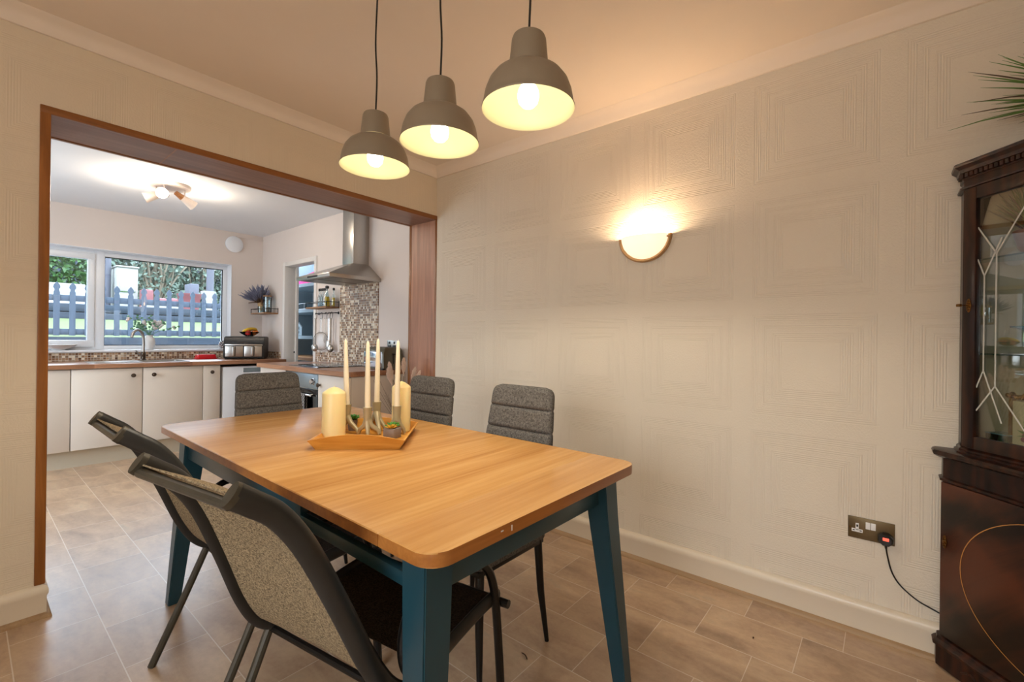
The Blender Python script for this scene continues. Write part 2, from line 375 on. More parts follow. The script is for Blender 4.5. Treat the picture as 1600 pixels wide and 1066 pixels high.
# ------------------------------------------------------------------ room shell
XR, YP, YP2, HD = 2.353, 2.717, 3.04, 2.48
XL, YR = -1.95, -.76
KX, KY, KH, KL = 2.44, 6.15, 2.44, -.9
OL, OT = .212, 2.105                       # opening: left edge, top
DY0, DY1, DZ = 4.79, 5.50, 2.01            # pantry doorway
struct('floor', B().box(XL-.1, 4.2, YR-.1, KY+.15, -.1, 0), 'floor')
struct('ceiling', B().box(XL-.1, XR+.15, YR-.1, YP, HD, HD+.1), 'ceil')
struct('wall_right', B().box(XR, XR+.15, YR-.1, YP, 0, HD), 'wallR')
b = B().box(XL, OL, YP, YP2, 0, HD); b.box(OL, XR+.14, YP, YP2, OT+.022, HD+.1); b.box(XR+.022, XR+.14, YP, YP2, 0, OT+.022)
struct('wall_partition', b, 'wallP')
b = B().box(XL-.1, XR+.15, YR-.1, YR, 0, HD); struct('wall_rear', b, 'wallP')
b = B().box(XL-.1, XL, YR, YP2, 0, .9).box(XL-.1, XL, YR, YP2, 2.05, HD).box(XL-.1, XL, YR, -.45, .9, 2.05).box(XL-.1, XL, 1.15, YP2, .9, 2.05)
struct('wall_left', b, 'wallR')
# kitchen shell
struct('ceiling_kitchen', B().box(KL-.1, 4.2, YP2, KY+.2, KH, KH+.1), 'kceil')
WX0, WX1, WZ0, WZ1 = -.35, 2.085, 1.005, 2.04
b = B().box(KL, WX0, KY, KY+.25, 0, KH).box(WX0, WX1, KY, KY+.25, 0, WZ0-.012).box(WX0, WX1, KY, KY+.25, WZ1, KH).box(WX1, KX+.1, KY, KY+.25, 0, KH)
struct('wall_kitchen_back', b, 'kwall')
b = B().box(KX, KX+.1, YP2, DY0, 0, KH).box(KX, KX+.1, DY0, DY1, DZ, KH).box(KX, KX+.1, DY1, KY, 0, KH)
struct('wall_kitchen_right', b, 'kwall')
struct('wall_kitchen_left', B().box(KL-.1, KL, YP2, 4.20, 0, KH).box(KL-.1, KL, 5.24, KY+.2, 0, KH).box(KL-.1, KL, 4.20, 5.24, 2.14, KH), 'kwall')
gd_ = bpy.data.objects.new('added_door_2', None); COL.objects.link(gd_); gd_['kind'] = 'structure'  # made-up glazed door out of view, built behind the kitchen fill lamp
B().box(KL-.08, KL-.02, 4.20, 4.31, .0, 2.14, .004).box(KL-.08, KL-.02, 5.13, 5.24, .0, 2.14, .004).box(KL-.078, KL-.022, 4.31, 5.13, 2.03, 2.138, .004).box(KL-.078, KL-.022, 4.31, 5.13, .002, .14, .004).obj('door_frame', 'upvc', gd_)
B().box(KL-.052, KL-.046, 4.30, 5.14, .12, 2.05).obj('pane', 'pane', gd_)
struct('wall_kitchen_near', B().box(KL, OL, YP2, YP2+.01, 0, KH).box(OL, KX, YP2, YP2+.01, OT+.03, KH), 'kwall')
b = B().box(3.45, 3.5, 4.2, 6.9, 0, KH).box(KX+.1, 3.5, 6.85, 6.9, 0, KH).box(KX+.1, 3.5, 4.15, 4.2, 0, KH)
struct('wall_pantry', b, 'pantryw')
# cornice coves
def cove(name, path):
    prof = [(0, 0), (.012, 0), (.018, .006), (.030, .026), (.052, .043), (.082, .050), (.088, .055), (0, .055)]
    rings = [[Vector((x+d[0]*o, y+d[1]*o, HD-.055+z-.0002)) for o, z in prof] for x, y, d in path]
    return struct(name, B().loft(rings, True), 'ceil')
cove('trim_1', [(XR-.0005, YR, (-1, 0)), (XR-.0005, YP-.0005, (-1, -1))])
cove('trim_2', [(XL, YP-.0005, (0, -1)), (XR-.0005, YP-.0005, (-1, -1))])
# skirting and bead
def skirt(name, path, mat='skirt', prof=None):
    prof = prof or [(0, 0), (.018, 0), (.019, .088), (.024, .100), (.024, .116), (.018, .128), (.008, .134), (0, .134)]
    return struct(name, B().loft([[Vector((x+d[0]*o, y+d[1]*o, z)) for o, z in prof] for x, y, d in path], True), mat)
bead = [(.018, 0), (.034, 0), (.033, .009), (.027, .017), (.018, .020)]
skirt('baseboard_right', [(XR, YR, (-1, 0)), (XR, YP, (-1, 0))])
skirt('trim_3', [(XR, YR, (-1, 0)), (XR, YP, (-1, 0))], 'bead', bead)
skirt('baseboard_partition', [(XL, YP, (0, -1)), (OL-.012, YP, (0, -1)), (OL+.006, YP, (1, -1)), (OL+.006, YP2, (1, 0))])
skirt('trim_4', [(XL, YP, (0, -1)), (OL+.006, YP, (1, -1)), (OL+.006, YP2, (1, 0))], 'bead', bead)
# opening lining
j = [bpy.data.objects.new('trim_5', None)][0]; COL.objects.link(j); j['kind'] = 'structure'
B().box(OL, XR, YP+.012, YP2-.01, OT, OT+.02).obj('soffit_board', 'soffit', j)
B().box(OL+.458, OL+.463, YP+.012, YP2-.01, OT-.0012, OT).obj('board_joint', 'topedge', j)
B().box(XR, XR+.02, YP+.012, YP2-.012, .0, OT).obj('jamb_board', 'jamb', j)
B().box(OL-.004, OL+.018, YP+.012, YP2-.012, .134, OT).obj('jamb_board', 'jamb', j)
B().box(OL-.012, XR+.004, YP-.006, YP+.014, OT-.002, OT+.030, .003).obj('edge_strip', 'oaktrim', j)
B().box(OL, XR+.01, YP2-.012, YP2+.014, OT-.004, OT+.024, .003).obj('edge_strip', 'oaktrim', j)
B().box(OL-.012, OL+.021, YP-.006, YP+.014, .134, OT+.0, .003).obj('edge_strip', 'oaktrimv', j)
B().box(XR-.003, XR+.006, YP-.006, YP+.014, .134, OT, .002).obj('edge_strip', 'oaktrimv', j)
B().box(XR-.003, XR+.006, YP2-.014, YP2+.012, .0, OT, .002).obj('edge_strip', 'oaktrimv', j)

# windows
w = bpy.data.objects.new('window_1', None); COL.objects.link(w); w['kind'] = 'structure'
yf0, yf1 = KY+.13, KY+.20
b = B().box(WX0, WX1, yf0, yf1, WZ1-.055, WZ1, .004).box(WX0, WX1, yf0, yf1, WZ0, WZ0+.055, .004).box(WX0, WX0+.05, yf0+.002, yf1, WZ0, WZ1, .004)
b.box(WX1-.05, WX1-.001, yf0+.002, yf1-.002, WZ0+.002, WZ1-.002, .004).box(.862, .945, yf0-.003, yf1-.004, WZ0+.003, WZ1-.003, .004); b.obj('window_frame', 'upvc', w)
cx0, cx1, cz0, cz1 = -.29, .868, WZ0+.04, WZ1-.04
b = B().box(cx0, cx1, yf0-.018, yf1-.02, cz1-.06, cz1, .006).box(cx0, cx1, yf0-.018, yf1-.02, cz0, cz0+.07, .006).box(cx0+.001, cx0+.06, yf0-.016, yf1-.022, cz0+.002, cz1-.002, .006).box(cx1-.055, cx1-.0015, yf0-.016, yf1-.022, cz0+.002, cz1-.002, .006)
b.obj('casement', 'upvc', w)
B().box(cx0+.05, cx1-.05, yf0+.02, yf0+.026, cz0+.06, cz1-.05).obj('pane', 'pane', w)
B().box(.94, WX1-.04, yf0+.03, yf0+.036, WZ0+.05, WZ1-.05).obj('pane', 'pane', w)
b = B().box(.943, WX1-.048, yf0+.012, yf0+.03, WZ0+.055, WZ0+.063).box(.943, WX1-.048, yf0+.012, yf0+.03, WZ1-.063, WZ1-.055).box(.943, .949, yf0+.012, yf0+.03, WZ0+.06, WZ1-.06).box(WX1-.058, WX1-.05, yf0+.012, yf0+.03, WZ0+.06, WZ1-.06)
b.obj('window_gasket', 'blackm', w)
h = B().box(.50, .57, yf0-.034, yf0-.018, cz0+.02, cz0+.04, .004).box(.525, .60, yf0-.05, yf0-.034, cz0+.022, cz0+.036, .004).obj('window_handle', 'upvc', w)
B().box(WX0-.02, WX1+.0, KY-.022, yf0+.01, WZ0-.012, WZ0+.012, .005).obj('window_sill', 'upvc', w)
B().box(WX1-.004, WX1, KY-.004, yf0, WZ0, WZ1).box(WX0, WX1, KY-.004, yf0, WZ1-.004, WZ1).obj('reveal_lining', 'upvc', w)
w = bpy.data.objects.new('unseen_window_2', None); COL.objects.link(w); w['kind'] = 'structure'  # assumed window out of view, added to go with the dining fill lamp
b = B()
for z in (.9, 1.99): b.box(XL-.07, XL-.01, -.45, 1.15, z, z+.06, .004)
for y in (-.45, .32, 1.09): b.box(XL-.07, XL-.01, y, y+.06, .9, 2.05, .004)
b.obj('window_frame', 'upvc', w); B().box(XL-.045, XL-.04, -.4, 1.1, .95, 2.0).obj('pane', 'pane', w)

# pantry doorway: frame, folded door
d = bpy.data.objects.new('door_1', None); COL.objects.link(d); d['kind'] = 'structure'
b = B().box(KX-.014, KX+.115, DY0-.045, DY0+.006, 0, DZ+.045, .004).box(KX-.014, KX+.115, DY1-.006, DY1+.045, 0, DZ+.045, .004).box(KX-.012, KX+.113, DY0+.007, DY1-.007, DZ-.006, DZ+.043, .004)
b.box(KX+.116, KX+.15, DY1-.02, DY1+.03, 0, DZ+.04, .003)
b.obj('door_frame', 'white', d)
B().box(KX+.10, KX+.115, DY1-.012, DY1-.004, .98, 1.00, .002).obj('strike_plate', 'blackm', d)
# ------------------------------------------------------------------ dining table
TX0, TX1, TY0, TY1, TZ = .570, 1.474, .652, 2.560, .770
t = thing('dining_table', 'extending dining table with oak top and dark teal painted legs', 'table', (1.02, 1.6, 0), math.radians(-.4))
def L(x, y, z=0): return (x-1.02, y-1.6, z)
SY = TY0+.172
def slab(poly, z0, z1, ch=.003):
    b = B(); cx = sum(p[0] for p in poly)/len(poly); cy = sum(p[1] for p in poly)/len(poly)
    def sh(k): return [Vector((cx+(p[0]-cx)*(1-k/.45), cy+(p[1]-cy)*(1-k/.9), 0)) for p in poly]
    rings = []
    for z, k in ((z0, ch), (z0+ch, 0), (z1-ch, 0), (z1, ch)):
        rings.append([Vector((q.x, q.y, z)) for q in sh(k)])
    return b.loft(rings)
pl = rrect(TX0-1.02, TX1-1.02, TY0-1.6, TY1-1.6, .055, 8)
n = len(pl)
main = [p for p in pl if p[1] > SY-1.6]; leaf = [p for p in pl if p[1] < SY-1.6]
main = main+[(TX0-1.02, SY+.0012-1.6), (TX1-1.02, SY+.0012-1.6)]
leaf = [(TX0-1.02, SY-.0012-1.6)]+leaf+[(TX1-1.02, SY-.0012-1.6)]
# order main polygon counter-clockwise around its centre
def order(P):
    cx = sum(p[0] for p in P)/len(P); cy = sum(p[1] for p in P)/len(P); return sorted(P, key=lambda p: math.atan2(p[1]-cy, p[0]-cx))
for nm, P in (('tabletop', order(main)), ('extension_leaf', order(leaf))):
    o = slab(P, TZ-.030, TZ, .0022).obj(nm, 'top', t)
    o.data.materials.append(MT['topedge'])
    for f in o.data.polygons:
        if abs(f.normal.z) < .5: f.material_index = 1
# legs: tapering and splayed
def leg(xo, yo, sx, sy, fx, fy):
    """xo,yo outer corner at top; sx,sy direction to the inside; fx,fy foot outer corner"""
    b = B(); tw, bw = .078, .046; rings = []
    for z, w_, x, y in ((0, bw, fx, fy), (.60, tw-.004, xo+(fx-xo)*.14, yo+(fy-yo)*.14), (TZ-.031, tw, xo, yo)):
        rings.append([Vector(L(x, y, z)), Vector(L(x+sx*w_, y, z)), Vector(L(x+sx*w_, y+sy*w_, z)), Vector(L(x, y+sy*w_, z))])
    b.loft(rings); bmesh.ops.recalc_face_normals(b.bm, faces=b.bm.faces)
    bmesh.ops.bevel(b.bm, geom=list(b.bm.edges), offset=.003, segments=2, affect='EDGES')
    return b.obj('leg', 'teal', t)
leg(.602, .706, 1, 1, .560, .660); leg(1.412, .700, -1, 1, 1.462, .655); leg(.612, 2.395, 1, -1, .575, 2.440); leg(1.430, 2.395, -1, -1, 1.470, 2.440)
B().box(*[v for v in (.675-1.02, 1.342-1.02, .725-1.6, .747-1.6)], .645, .7395, .002).obj('apron', 'teal', t)
B().box(.68-1.02, 1.36-1.02, 2.35-1.6, 2.372-1.6, .645, .7395, .002).obj('apron', 'teal', t)
for x in (.625, 1.398):
    B().box(x-1.02, x+.022-1.02, 1.29-1.6, 2.33-1.6, .645, .7395, .002).box(x-1.02, x+.022-1.02, .78-1.6, 1.29-1.6, .640, .672, .002).obj('apron', 'teal', t)
for x in (.668, 1.342):
    B().box(x-1.02, x+.02-1.02, .86-1.6, 2.2-1.6, .668, .7395).obj('sliding_runner', 'blackm', t)

# paint nicks on the near edge
B().box(.806-1.02, .809-1.02, TY0-.0006-1.6, TY0-1.6, .749, .762, 0).obj('paint_nick', 'china', t); B().box(.770-1.02, .778-1.02, TY0-.0006-1.6, TY0-1.6, .757, .760).obj('paint_nick', 'china', t)

# ------------------------------------------------------------------ grey fabric chairs (local +x = facing direction, origin on floor under the seat)
def fabric_chair(label, loc, rz):
    c = thing('dining_chair', label, 'chair', loc, rz, 'grey fabric dining chairs')
    # back: tapered padded slab leaning backwards, three visible horizontal channels
    def bx(z): return -.20-.085*(z-.44)/.54
    rings = []; prof = []
    zs = [.43, .455]
    seams = [.55, .70, .79, .88]
    zz = .43
    samp = [.43+.55*i/66 for i in range(67)]
    for z in samp:
        hw = .200-.038*((z-.43)/.55)
        if z > .94: hw -= .040*(1-math.sqrt(max(0, 1-((z-.94)/.04)**2)))
        dmin = min(abs(z-q) for q in (.52, .612, .704, .796, .888)); th = .023-.012*math.exp(-(dmin/.0048)**2)
        if z > .965: th *= math.sqrt(max(.15, 1-((z-.965)/.016)**2))
        xc = bx(z); ring = []
        for i in range(20):
            a = i*2*PI/20; ca, sa = math.cos(a), math.sin(a)
            yy = hw*math.copysign(abs(ca)**.28, ca); xx = th*math.copysign(abs(sa)**.55, sa)
            ring.append(Vector((xc+xx, yy, z)))
        rings.append(ring)
    B().loft(rings).obj('backrest', 'fabric', c, smooth=60)
    rings = []
    for z, k in ((.405, .012), (.412, 0), (.455, 0), (.468, .006), (.472, .02)):
        rings.append([Vector((p[0], p[1], z)) for p in rrect(-.20+k, .20-k, -.205+k, .205-k, .045, 5)])
    B().loft(rings).obj('seat', 'fabric', c, smooth=50)
    B().box(-.185, .185, -.19, .19, .385, .4055, .003).obj('seat_frame', 'blackm', c)
    for sx in (-1, 1):
        for sy in (-1, 1):
            x, y = .165*sx, .175*sy
            B().tube([(x, y, .40), (x*1.06, y*1.06, .2), (x*1.16, y*1.18, .0)], [.0165, .014, .0085], 12).obj('leg', 'blackm', c)
    return c
fc = fabric_chair('grey fabric dining chair nearest the camera on the wall side of the table', (1.283, 1.225, 0), PI)
dup(fc, None, (1.300, 1.845, 0), PI, 'grey fabric dining chair on the wall side, beside the fat right-hand candle')
dup(fc, None, (1.085, 2.36, 0), -PI/2, 'grey fabric dining chair at the far end of the table, before the oven')

# ------------------------------------------------------------------ sling garden chairs (local +x forward)
def sling_chair(label, loc, rz):
    c = thing('sling_chair', label, 'chair', loc, rz, 'dark mesh sling chairs')
    prof = [(-.315, .916), (-.285, .894), (-.240, .857), (-.190, .782), (-.130, .650), (-.072, .512), (-.020, .425), (.035, .388), (.11, .392), (.20, .408), (.30, .420), (.38, .424), (.410, .416)]
    def hwz(x, z): return .245-.070*min(1, max(0, (z-.43)/.50))
    for s in (-1, 1):
        pts = bez([(x, s*hwz(x, z), z) for x, z in prof], 5)
        B().tube(pts, .0205, 14, True, (1.12, .58)).obj('side_rail', 'tube', c)
        HW = .245
        p = bez([(.030, s*(HW+.008), .405), (-.05, s*(HW+.010), .22), (-.150, s*(HW+.012), .0)], 4)
        B().tube(p, .0125, 10).obj('leg', 'tube2', c)
        p = bez([(.060, s*(HW+.002), .400), (.020, s*(HW+.008), .450), (.006, s*(HW+.011), .510), (.024, s*(HW+.012), .570), (.08, s*(HW+.012), .608), (.18, s*(HW+.014), .603), (.268, s*(HW+.014), .588), (.328, s*(HW+.014), .545), (.366, s*(HW+.014), .482), (.388, s*(HW+.014), .386), (.415, s*(HW+.014), .17), (.430, s*(HW+.014), 0)], 5)
        B().tube(p, .0125, 10).obj('front_leg', 'blackm', c)
    def sheet(pr, w, nm, mat, sag):
        P = bez([(x, 0, z) for x, z in pr], 4); b = B(); n = len(P); G = [[], []]
        for side in (0, 1):
            for i, p in enumerate(P):
                tn = (P[min(i+1, n-1)]-P[max(0, i-1)]).normalized(); nr = Vector((tn.z, 0, -tn.x))
                e = sag*math.sin(PI*i/(n-1)); row = []
                for k in range(9):
                    w = hwz(p.x, p.z)-.012; y = -w+2*w*k/8; q = p+nr*(e*(1-(y/w)**2)+(.0016 if side else -.0016)); row.append(b.bm.verts.new((q.x, y, q.z)))
                G[side].append(row)
        for side in (0, 1):
            for i in range(n-1):
                for k in range(8): b.bm.faces.new((G[side][i][k], G[side][i][k+1], G[side][i+1][k+1], G[side][i+1][k]))
        for i in range(n-1):
            for k in (0, 8): b.bm.faces.new((G[0][i][k], G[0][i+1][k], G[1][i+1][k], G[1][i][k]))
        for i in (0, n-1):
            for k in range(8): b.bm.faces.new((G[0][i][k], G[0][i][k+1], G[1][i][k+1], G[1][i][k]))
        return b.obj(nm, mat, c, smooth=70)
    sheet([(x, z) for x, z in prof[:8]], HW-.012, 'back_sling', 'sling', -.018)
    sheet([(x, z) for x, z in prof[8:]], HW-.012, 'seat_sling', 'slingd', .012)
    B().tube([(-.318, -.170, .900), (-.318, .170, .900)], .010, 10).obj('top_rail', 'tube2', c)
    B().tube([(.405, -HW-.045, .410), (.405, HW+.045, .410)], .012, 10).obj('front_rail', 'tube', c)
    B().tube([(.020, -HW-.01, .372), (.020, HW+.01, .372)], .0095, 10).obj('cross_tube', 'blackm', c)
    for s in (-1, 1):
        B().tube([(-.312, s*.1765, .9135), (-.322, s*.1765, .921)], [.0212, .0200], 14, True, (1.12, .60)).obj('end_cap', 'tube2', c)
    return c
sc = sling_chair('dark mesh sling chair in the foreground, overlapping the other mesh chair', (.577, 1.066, 0), math.radians(9))
dup(sc, None, (.590, 1.75, 0), 0, 'dark mesh sling chair farther from the camera, nearer the kitchen opening')

# ------------------------------------------------------------------ table centrepiece
TA = math.radians(-46.7)   # tray front direction
tc = Vector((1.052, 1.612))
tr = thing('wooden_tray', 'square beech tray with arched ends and flared sides on the dining table', 'tray', (tc.x, tc.y, TZ), TA)
hw, hd, th = .152, .165, .008
B().box(-hw, hw, -hd, hd, 0, .007).obj('tray_base', 'tray', tr)
def arch_side(sy):
    b = B(); n = 16; r = []
    for off in (0, th):
        lo = [Vector((-hw+2*hw*i/n, sy*(hd-off), .0)) for i in range(n+1)]
        hi = [Vector(((-hw-.022)+2*(hw+.022)*i/n, sy*(hd+.022-off), .037+.022*math.sin(PI*i/n))) for i in range(n+1)]
        r.append(lo+list(reversed(hi)))
    b.loft(r); return b.obj('end_panel', 'tray', tr)
arch_side(-1); arch_side(1)
for sx in (-1, 1):
    b = B(); b.loft([[Vector((sx*hw, y0, 0)), Vector((sx*(hw-th), y0, 0)), Vector((sx*(hw+.022-th), y1, .037)), Vector((sx*(hw+.022), y1, .037))] for y0, y1 in ((-hd, -hd-.022), (hd, hd+.022))])
    b.obj('side_panel', 'tray', tr)
def pillar(label, x, y, r, h):
    c = thing('pillar_candle', label, 'candle', (x, y, TZ+.007))
    B().lathe([(r-.003, 0), (r, .004), (r, h-.026), (r-.002, h-.021), (r*.75, h-.014), (r*.35, h-.003), (.004, h), (0, h)], seg=40).obj('candle_body', 'candle', c)
    B().tube([(0, 0, h-.002), (.001, 0, h+.006)], .0012, 6).obj('wick', 'taper', c)
pillar('fat ivory pillar candle at the left end of the tray', .944, 1.690, .0445, .208)
pillar('fat ivory pillar candle at the right end of the tray', 1.222, 1.628, .0400, .216)
hd0 = thing('candle_holder', 'greige metal branching holder carrying four tapers in the tray', 'candle holder', (1.13, 1.69, TZ+.007))
def H(x, y, z=0): return (x-1.13, y-1.69, z)
cups = {'a': (1.042, 1.760, .122), 'b': (1.076, 1.660, .116), 'c': (1.158, 1.716, .126), 'd': (1.168, 1.585, .120)}
feet = {'f0': (1.022, 1.768), 'f1': (1.060, 1.700), 'f2': (1.066, 1.640), 'f3': (1.112, 1.625), 'f4': (1.172, 1.668), 'f5': (1.150, 1.632), 'f6': (1.190, 1.560), 'f7': (1.140, 1.765)}
b = B()
for kx, fs in (('a', ('f0', 'f1')), ('b', ('f1', 'f2', 'f3')), ('c', ('f3', 'f7', 'f4')), ('d', ('f4', 'f5', 'f6'))):
    x, y, z = cups[kx]
    b.lathe([(.0145, z-.060), (.0165, z-.030), (.0185, z-.003), (.019, z), (.0125, z), (.0120, z-.012)], H(x, y, 0), 20)
    for f in fs:
        fx, fy = feet[f]; xm, ym = x+(fx-x)*.35, y+(fy-y)*.35
        b.tube([H(x, y, z-.035), H(x+(fx-x)*.08, y+(fy-y)*.08, z-.055), H(xm, ym, z-.078), H(fx+(x-fx)*.15, fy+(y-fy)*.15, .022), H(fx, fy, .005)], [.0142, .0135, .0108, .0084, .0070], 12)
b.obj('holder_body', 'holder', hd0)
names = {'a': ('left', -.008, .004), 'b': ('second from left', -.002, 0), 'c': ('third from left', .003, 0), 'd': ('rightmost', .002, 0)}
for kx, (w_, lx, ly) in names.items():
    x, y, z = cups[kx]; hgt = .285
    o = thing('taper_candle', {'a': 'tall cream taper candle right beside the fat left-hand candle', 'b': 'tall cream taper candle in the frontmost cup of the holder', 'c': 'tall cream taper candle in the rearmost cup, before the toaster', 'd': 'tall cream taper candle standing in front of the fat right-hand candle'}[kx], 'candle', (x, y, TZ+.007+z-.010), 0, 'tapers in the branching holder')
    B().tube([(0, 0, 0), (lx*.3, ly*.3, .06), (lx*.7, ly*.7, .18), (lx, ly, hgt-.014), (lx, ly, hgt-.003), (lx, ly, hgt)], [.0118, .0116, .0098, .0072, .0042, .0015], 16).obj('candle_body', 'taper', o)
    B().tube([(lx, ly, hgt-.001), (lx+.001, ly, hgt+.006)], .0008, 6).obj('wick', 'china', o)
def succulent(label, x, y, sq):
    p = thing('succulent_pot', label, 'plant', (x, y, TZ+.007), .3)
    if sq: B().box(-.026, .026, -.026, .026, 0, .040, .003).obj('pot', 'concrete', p)
    else: B().lathe([(.016, 0), (.020, .03), (.021, .048), (.018, .048), (.017, .040)], seg=24).obj('pot', 'concrete', p)
    zt = .039 if sq else .045
    B().lathe([(.017, zt-.004), (.017, zt+.002), (.0, zt+.005)], seg=16).obj('soil', 'soil', p)
    for cx, cy, mt, sz in (((.010, .004, 'leaf', 1.45), (-.013, -.006, 'leafy', 1.15)) if sq else ((0, 0, 'leaf', 1.6),)):
        b = B()
        for i in range(14):
            a = i*2.4; el = .25+.9*(i/14); l = .024*sz*(1.1-.5*i/14); dv = Vector((math.cos(a)*math.cos(el), math.sin(a)*math.cos(el), math.sin(el)))
            c0 = Vector((cx, cy, zt+.002)); b.tube([c0, c0+dv*l*.5, c0+dv*l*.85, c0+dv*l], [.002, .0046*sz, .0034*sz, .0004], 6, True, (.6, 1.2))
        b.obj('leaf_rosette', mt, p)
succulent('small grey square pot with green and amber succulents at the tray front', 1.117, 1.545, True)
succulent('small round grey pot with a green succulent behind the left candle', 1.088, 1.792, False)

# ------------------------------------------------------------------ pendant lamps
def pendant(label, x, y, dz=0):
    p = thing('pendant_lamp', label, 'lamp', (x, y, 1.825+dz), 0, 'pendant lamps over the dining table')
    out = [(.1290, .0), (.1295, .004), (.1270, .008), (.1250, .020), (.1205, .045), (.1110, .070), (.0960, .090), (.0780, .103), (.0600, .109), (.0565, .112), (.0545, .125), (.0480, .192), (.0445, .201), (.035, .206), (.008, .208)]
    inn = [(.0265, .205-.004), (.043, .198), (.0465, .190), (.0530, .122), (.0590, .1075), (.0770, .101), (.0948, .088), (.1095, .068), (.1187, .044), (.1232, .020), (.1262, .003), (.1290, .0)]
    o = B().lathe(out, seg=64, cap=False).obj('shade', 'alu', p)
    B().lathe(inn, seg=64, cap=False).obj('shade_lining', 'shadein', p)
    B().lathe([(.020, .195), (.020, .110), (.017, .084), (.015, .082), (0, .082)], seg=24, cap=False).obj('lamp_socket', 'alu', p)
    B().lathe([(.012, .084), (.014, .074), (.022, .064), (.0285, .050), (.030, .036), (.0265, .020), (.017, .009), (.004, .005)], seg=32).obj('bulb', 'bulb', p)
    B().lathe([(.009, .204), (.009, .214), (.006, .220), (.003, .221)], seg=16).obj('cord_grip', 'black', p)
    ld = bpy.data.lights.new('pendant_downlight', 'SPOT'); ld.energy = 9.5; ld.color = (1, .90, .74); ld.spot_size = math.radians(150); ld.spot_blend = .25; ld.shadow_soft_size = .028
    lo = bpy.data.objects.new('pendant_downlight', ld); COL.objects.link(lo); lo.parent = p; lo.location = (0, 0, -.002)
    top = HD-.005-1.825-dz
    w = .004; pts = [(0, 0, .215), (w*.4, -w*.5, .215+(top-.215)*.3), (-w*.7, w*.6, .215+(top-.215)*.6), (w*.2, 0, top)]
    B().tube(bez(pts, 5), .0032, 8).obj('cord', 'rubber', p)
    return p
pn = pendant('grey domed pendant lamp nearest the camera, largest of the three', 1.0, .777)
dup(pn, None, (1.0, 1.145, 1.828), 0, 'grey domed pendant lamp hanging in the middle of the three')
dup(pn, None, (1.0, 1.513, 1.832), 0, 'grey domed pendant lamp farthest from the camera, nearest the kitchen')

# ------------------------------------------------------------------ wall sconce
s = thing('wall_light', 'half-moon frosted glass uplighter on the papered right wall', 'lamp', (XR, 1.013, 1.745), 0)
R0, DP = .148, .085
def bowl(R, D, z0=0, e=0):
    rings = []
    for i in range(13):
        a = PI*i/12  # along the width
        ring = []
        for k_ in range(9):
            q = PI/2*k_/8   # 0 at front top .. 90 at bottom edge on wall
            ring.append(Vector((-D*math.sin(a)*math.cos(q)-.004, R*math.cos(a), -R*math.sin(a)*math.sin(q)*.92)))
        rings.append(ring)
    return rings
b = B(); b.loft(bowl(R0-.016, DP), False, False); b.obj('glass_bowl', 'sconceglass', s, recalc=True)
b = B(); ri = []
for i in range(25):
    a = PI*i/24; c_, s_ = math.cos(a), math.sin(a)
    ri.append([Vector((x, r*c_, -r*s_*.93)) for r, x in ((R0, -.0008), (R0+.001, -.014), (R0-.006, -.022), (R0-.018, -.014), (R0-.018, -.0008))])
b.loft(ri, True); b.obj('bronze_rim', 'sconcef', s)
for sy in (-1, 1): B().box(-.026, -.010, sy*.128-.004, sy*.128+.004, -.018, -.010, .002).obj('clip', 'sconcef', s)
point('wall_light_lamp', (XR-.055, 1.013, 1.722), 7.5, WARM, .03)

# ------------------------------------------------------------------ socket, plug, flex
s = thing('double_socket', 'antique brass double wall socket above the skirting board', 'socket', (XR, .041, .428), 0)
B().box(-.006, -.0002, -.0745, .0745, -.0435, .0435, .0018).obj('face_plate', 'plate', s)
b = B().box(-.0075, -.0058, .026, .062, -.0175, -.0045, .001).box(-.0075, -.0058, .0385, .0495, -.010, .019, .001); lab(b.obj('socket_insert', 'china', s), 'white insert with three pin holes')
b = B().box(-.0078, -.0072, .041, .047, .004, .013).box(-.0078, -.0072, .029, .036, -.0125, -.0085).box(-.0078, -.0072, .052, .059, -.0125, -.0085); b.obj('pin_hole', 'dark', s)
for y in (.0092, -.0078): B().box(-.0095, -.0058, y-.0078, y+.0078, .002, .030, .0015).obj('rocker_switch', 'china', s)
for y in (.068,): B().lathe([(.003, 0), (.0025, .0012), (0, .0014)], (0, 0, 0), 12, Quaternion((0, 1, 0), -PI/2).to_matrix()).obj('screw', 'brass', s, (-.006, y, .0))
pg = thing('mains_plug', 'round-edged black plug with a lit red switch in the brass socket', 'plug', (XR-.0078, -.006, .410))
b = B(); oct_ = [(.024*math.cos(math.radians(22.5+45*i))*1.08, .024*math.sin(math.radians(22.5+45*i))) for i in range(8)]
b.loft([[Vector((x, q[0]*k_, q[1]*k_)) for q in oct_] for x, k_ in ((0, 1.05), (-.018, 1.05), (-.030, .92), (-.034, .74))]); b.obj('plug_body', 'black', pg)
B().box(-.0365, -.033, -.0095, .0095, .001, .012, .001).obj('rocker_switch', 'spotred', pg)
B().tube([(-.018, 0, -.022), (-.018, -.001, -.034)], [.005, .0035], 10).obj('cable_grip', 'black', pg)
fl = bez([(XR-.026, -.007, .378), (XR-.022, -.012, .345), (XR-.008, -.026, .282), (XR-.006, -.052, .238), (XR-.006, -.10, .200), (XR-.007, -.145, .182), (XR-.009, -.18, .170)], 8)
tag(B().tube(fl, .0028, 8).obj('power_cable', 'rubber'), 'thin black cable running from the plug down behind the mahogany cabinet', 'cable')

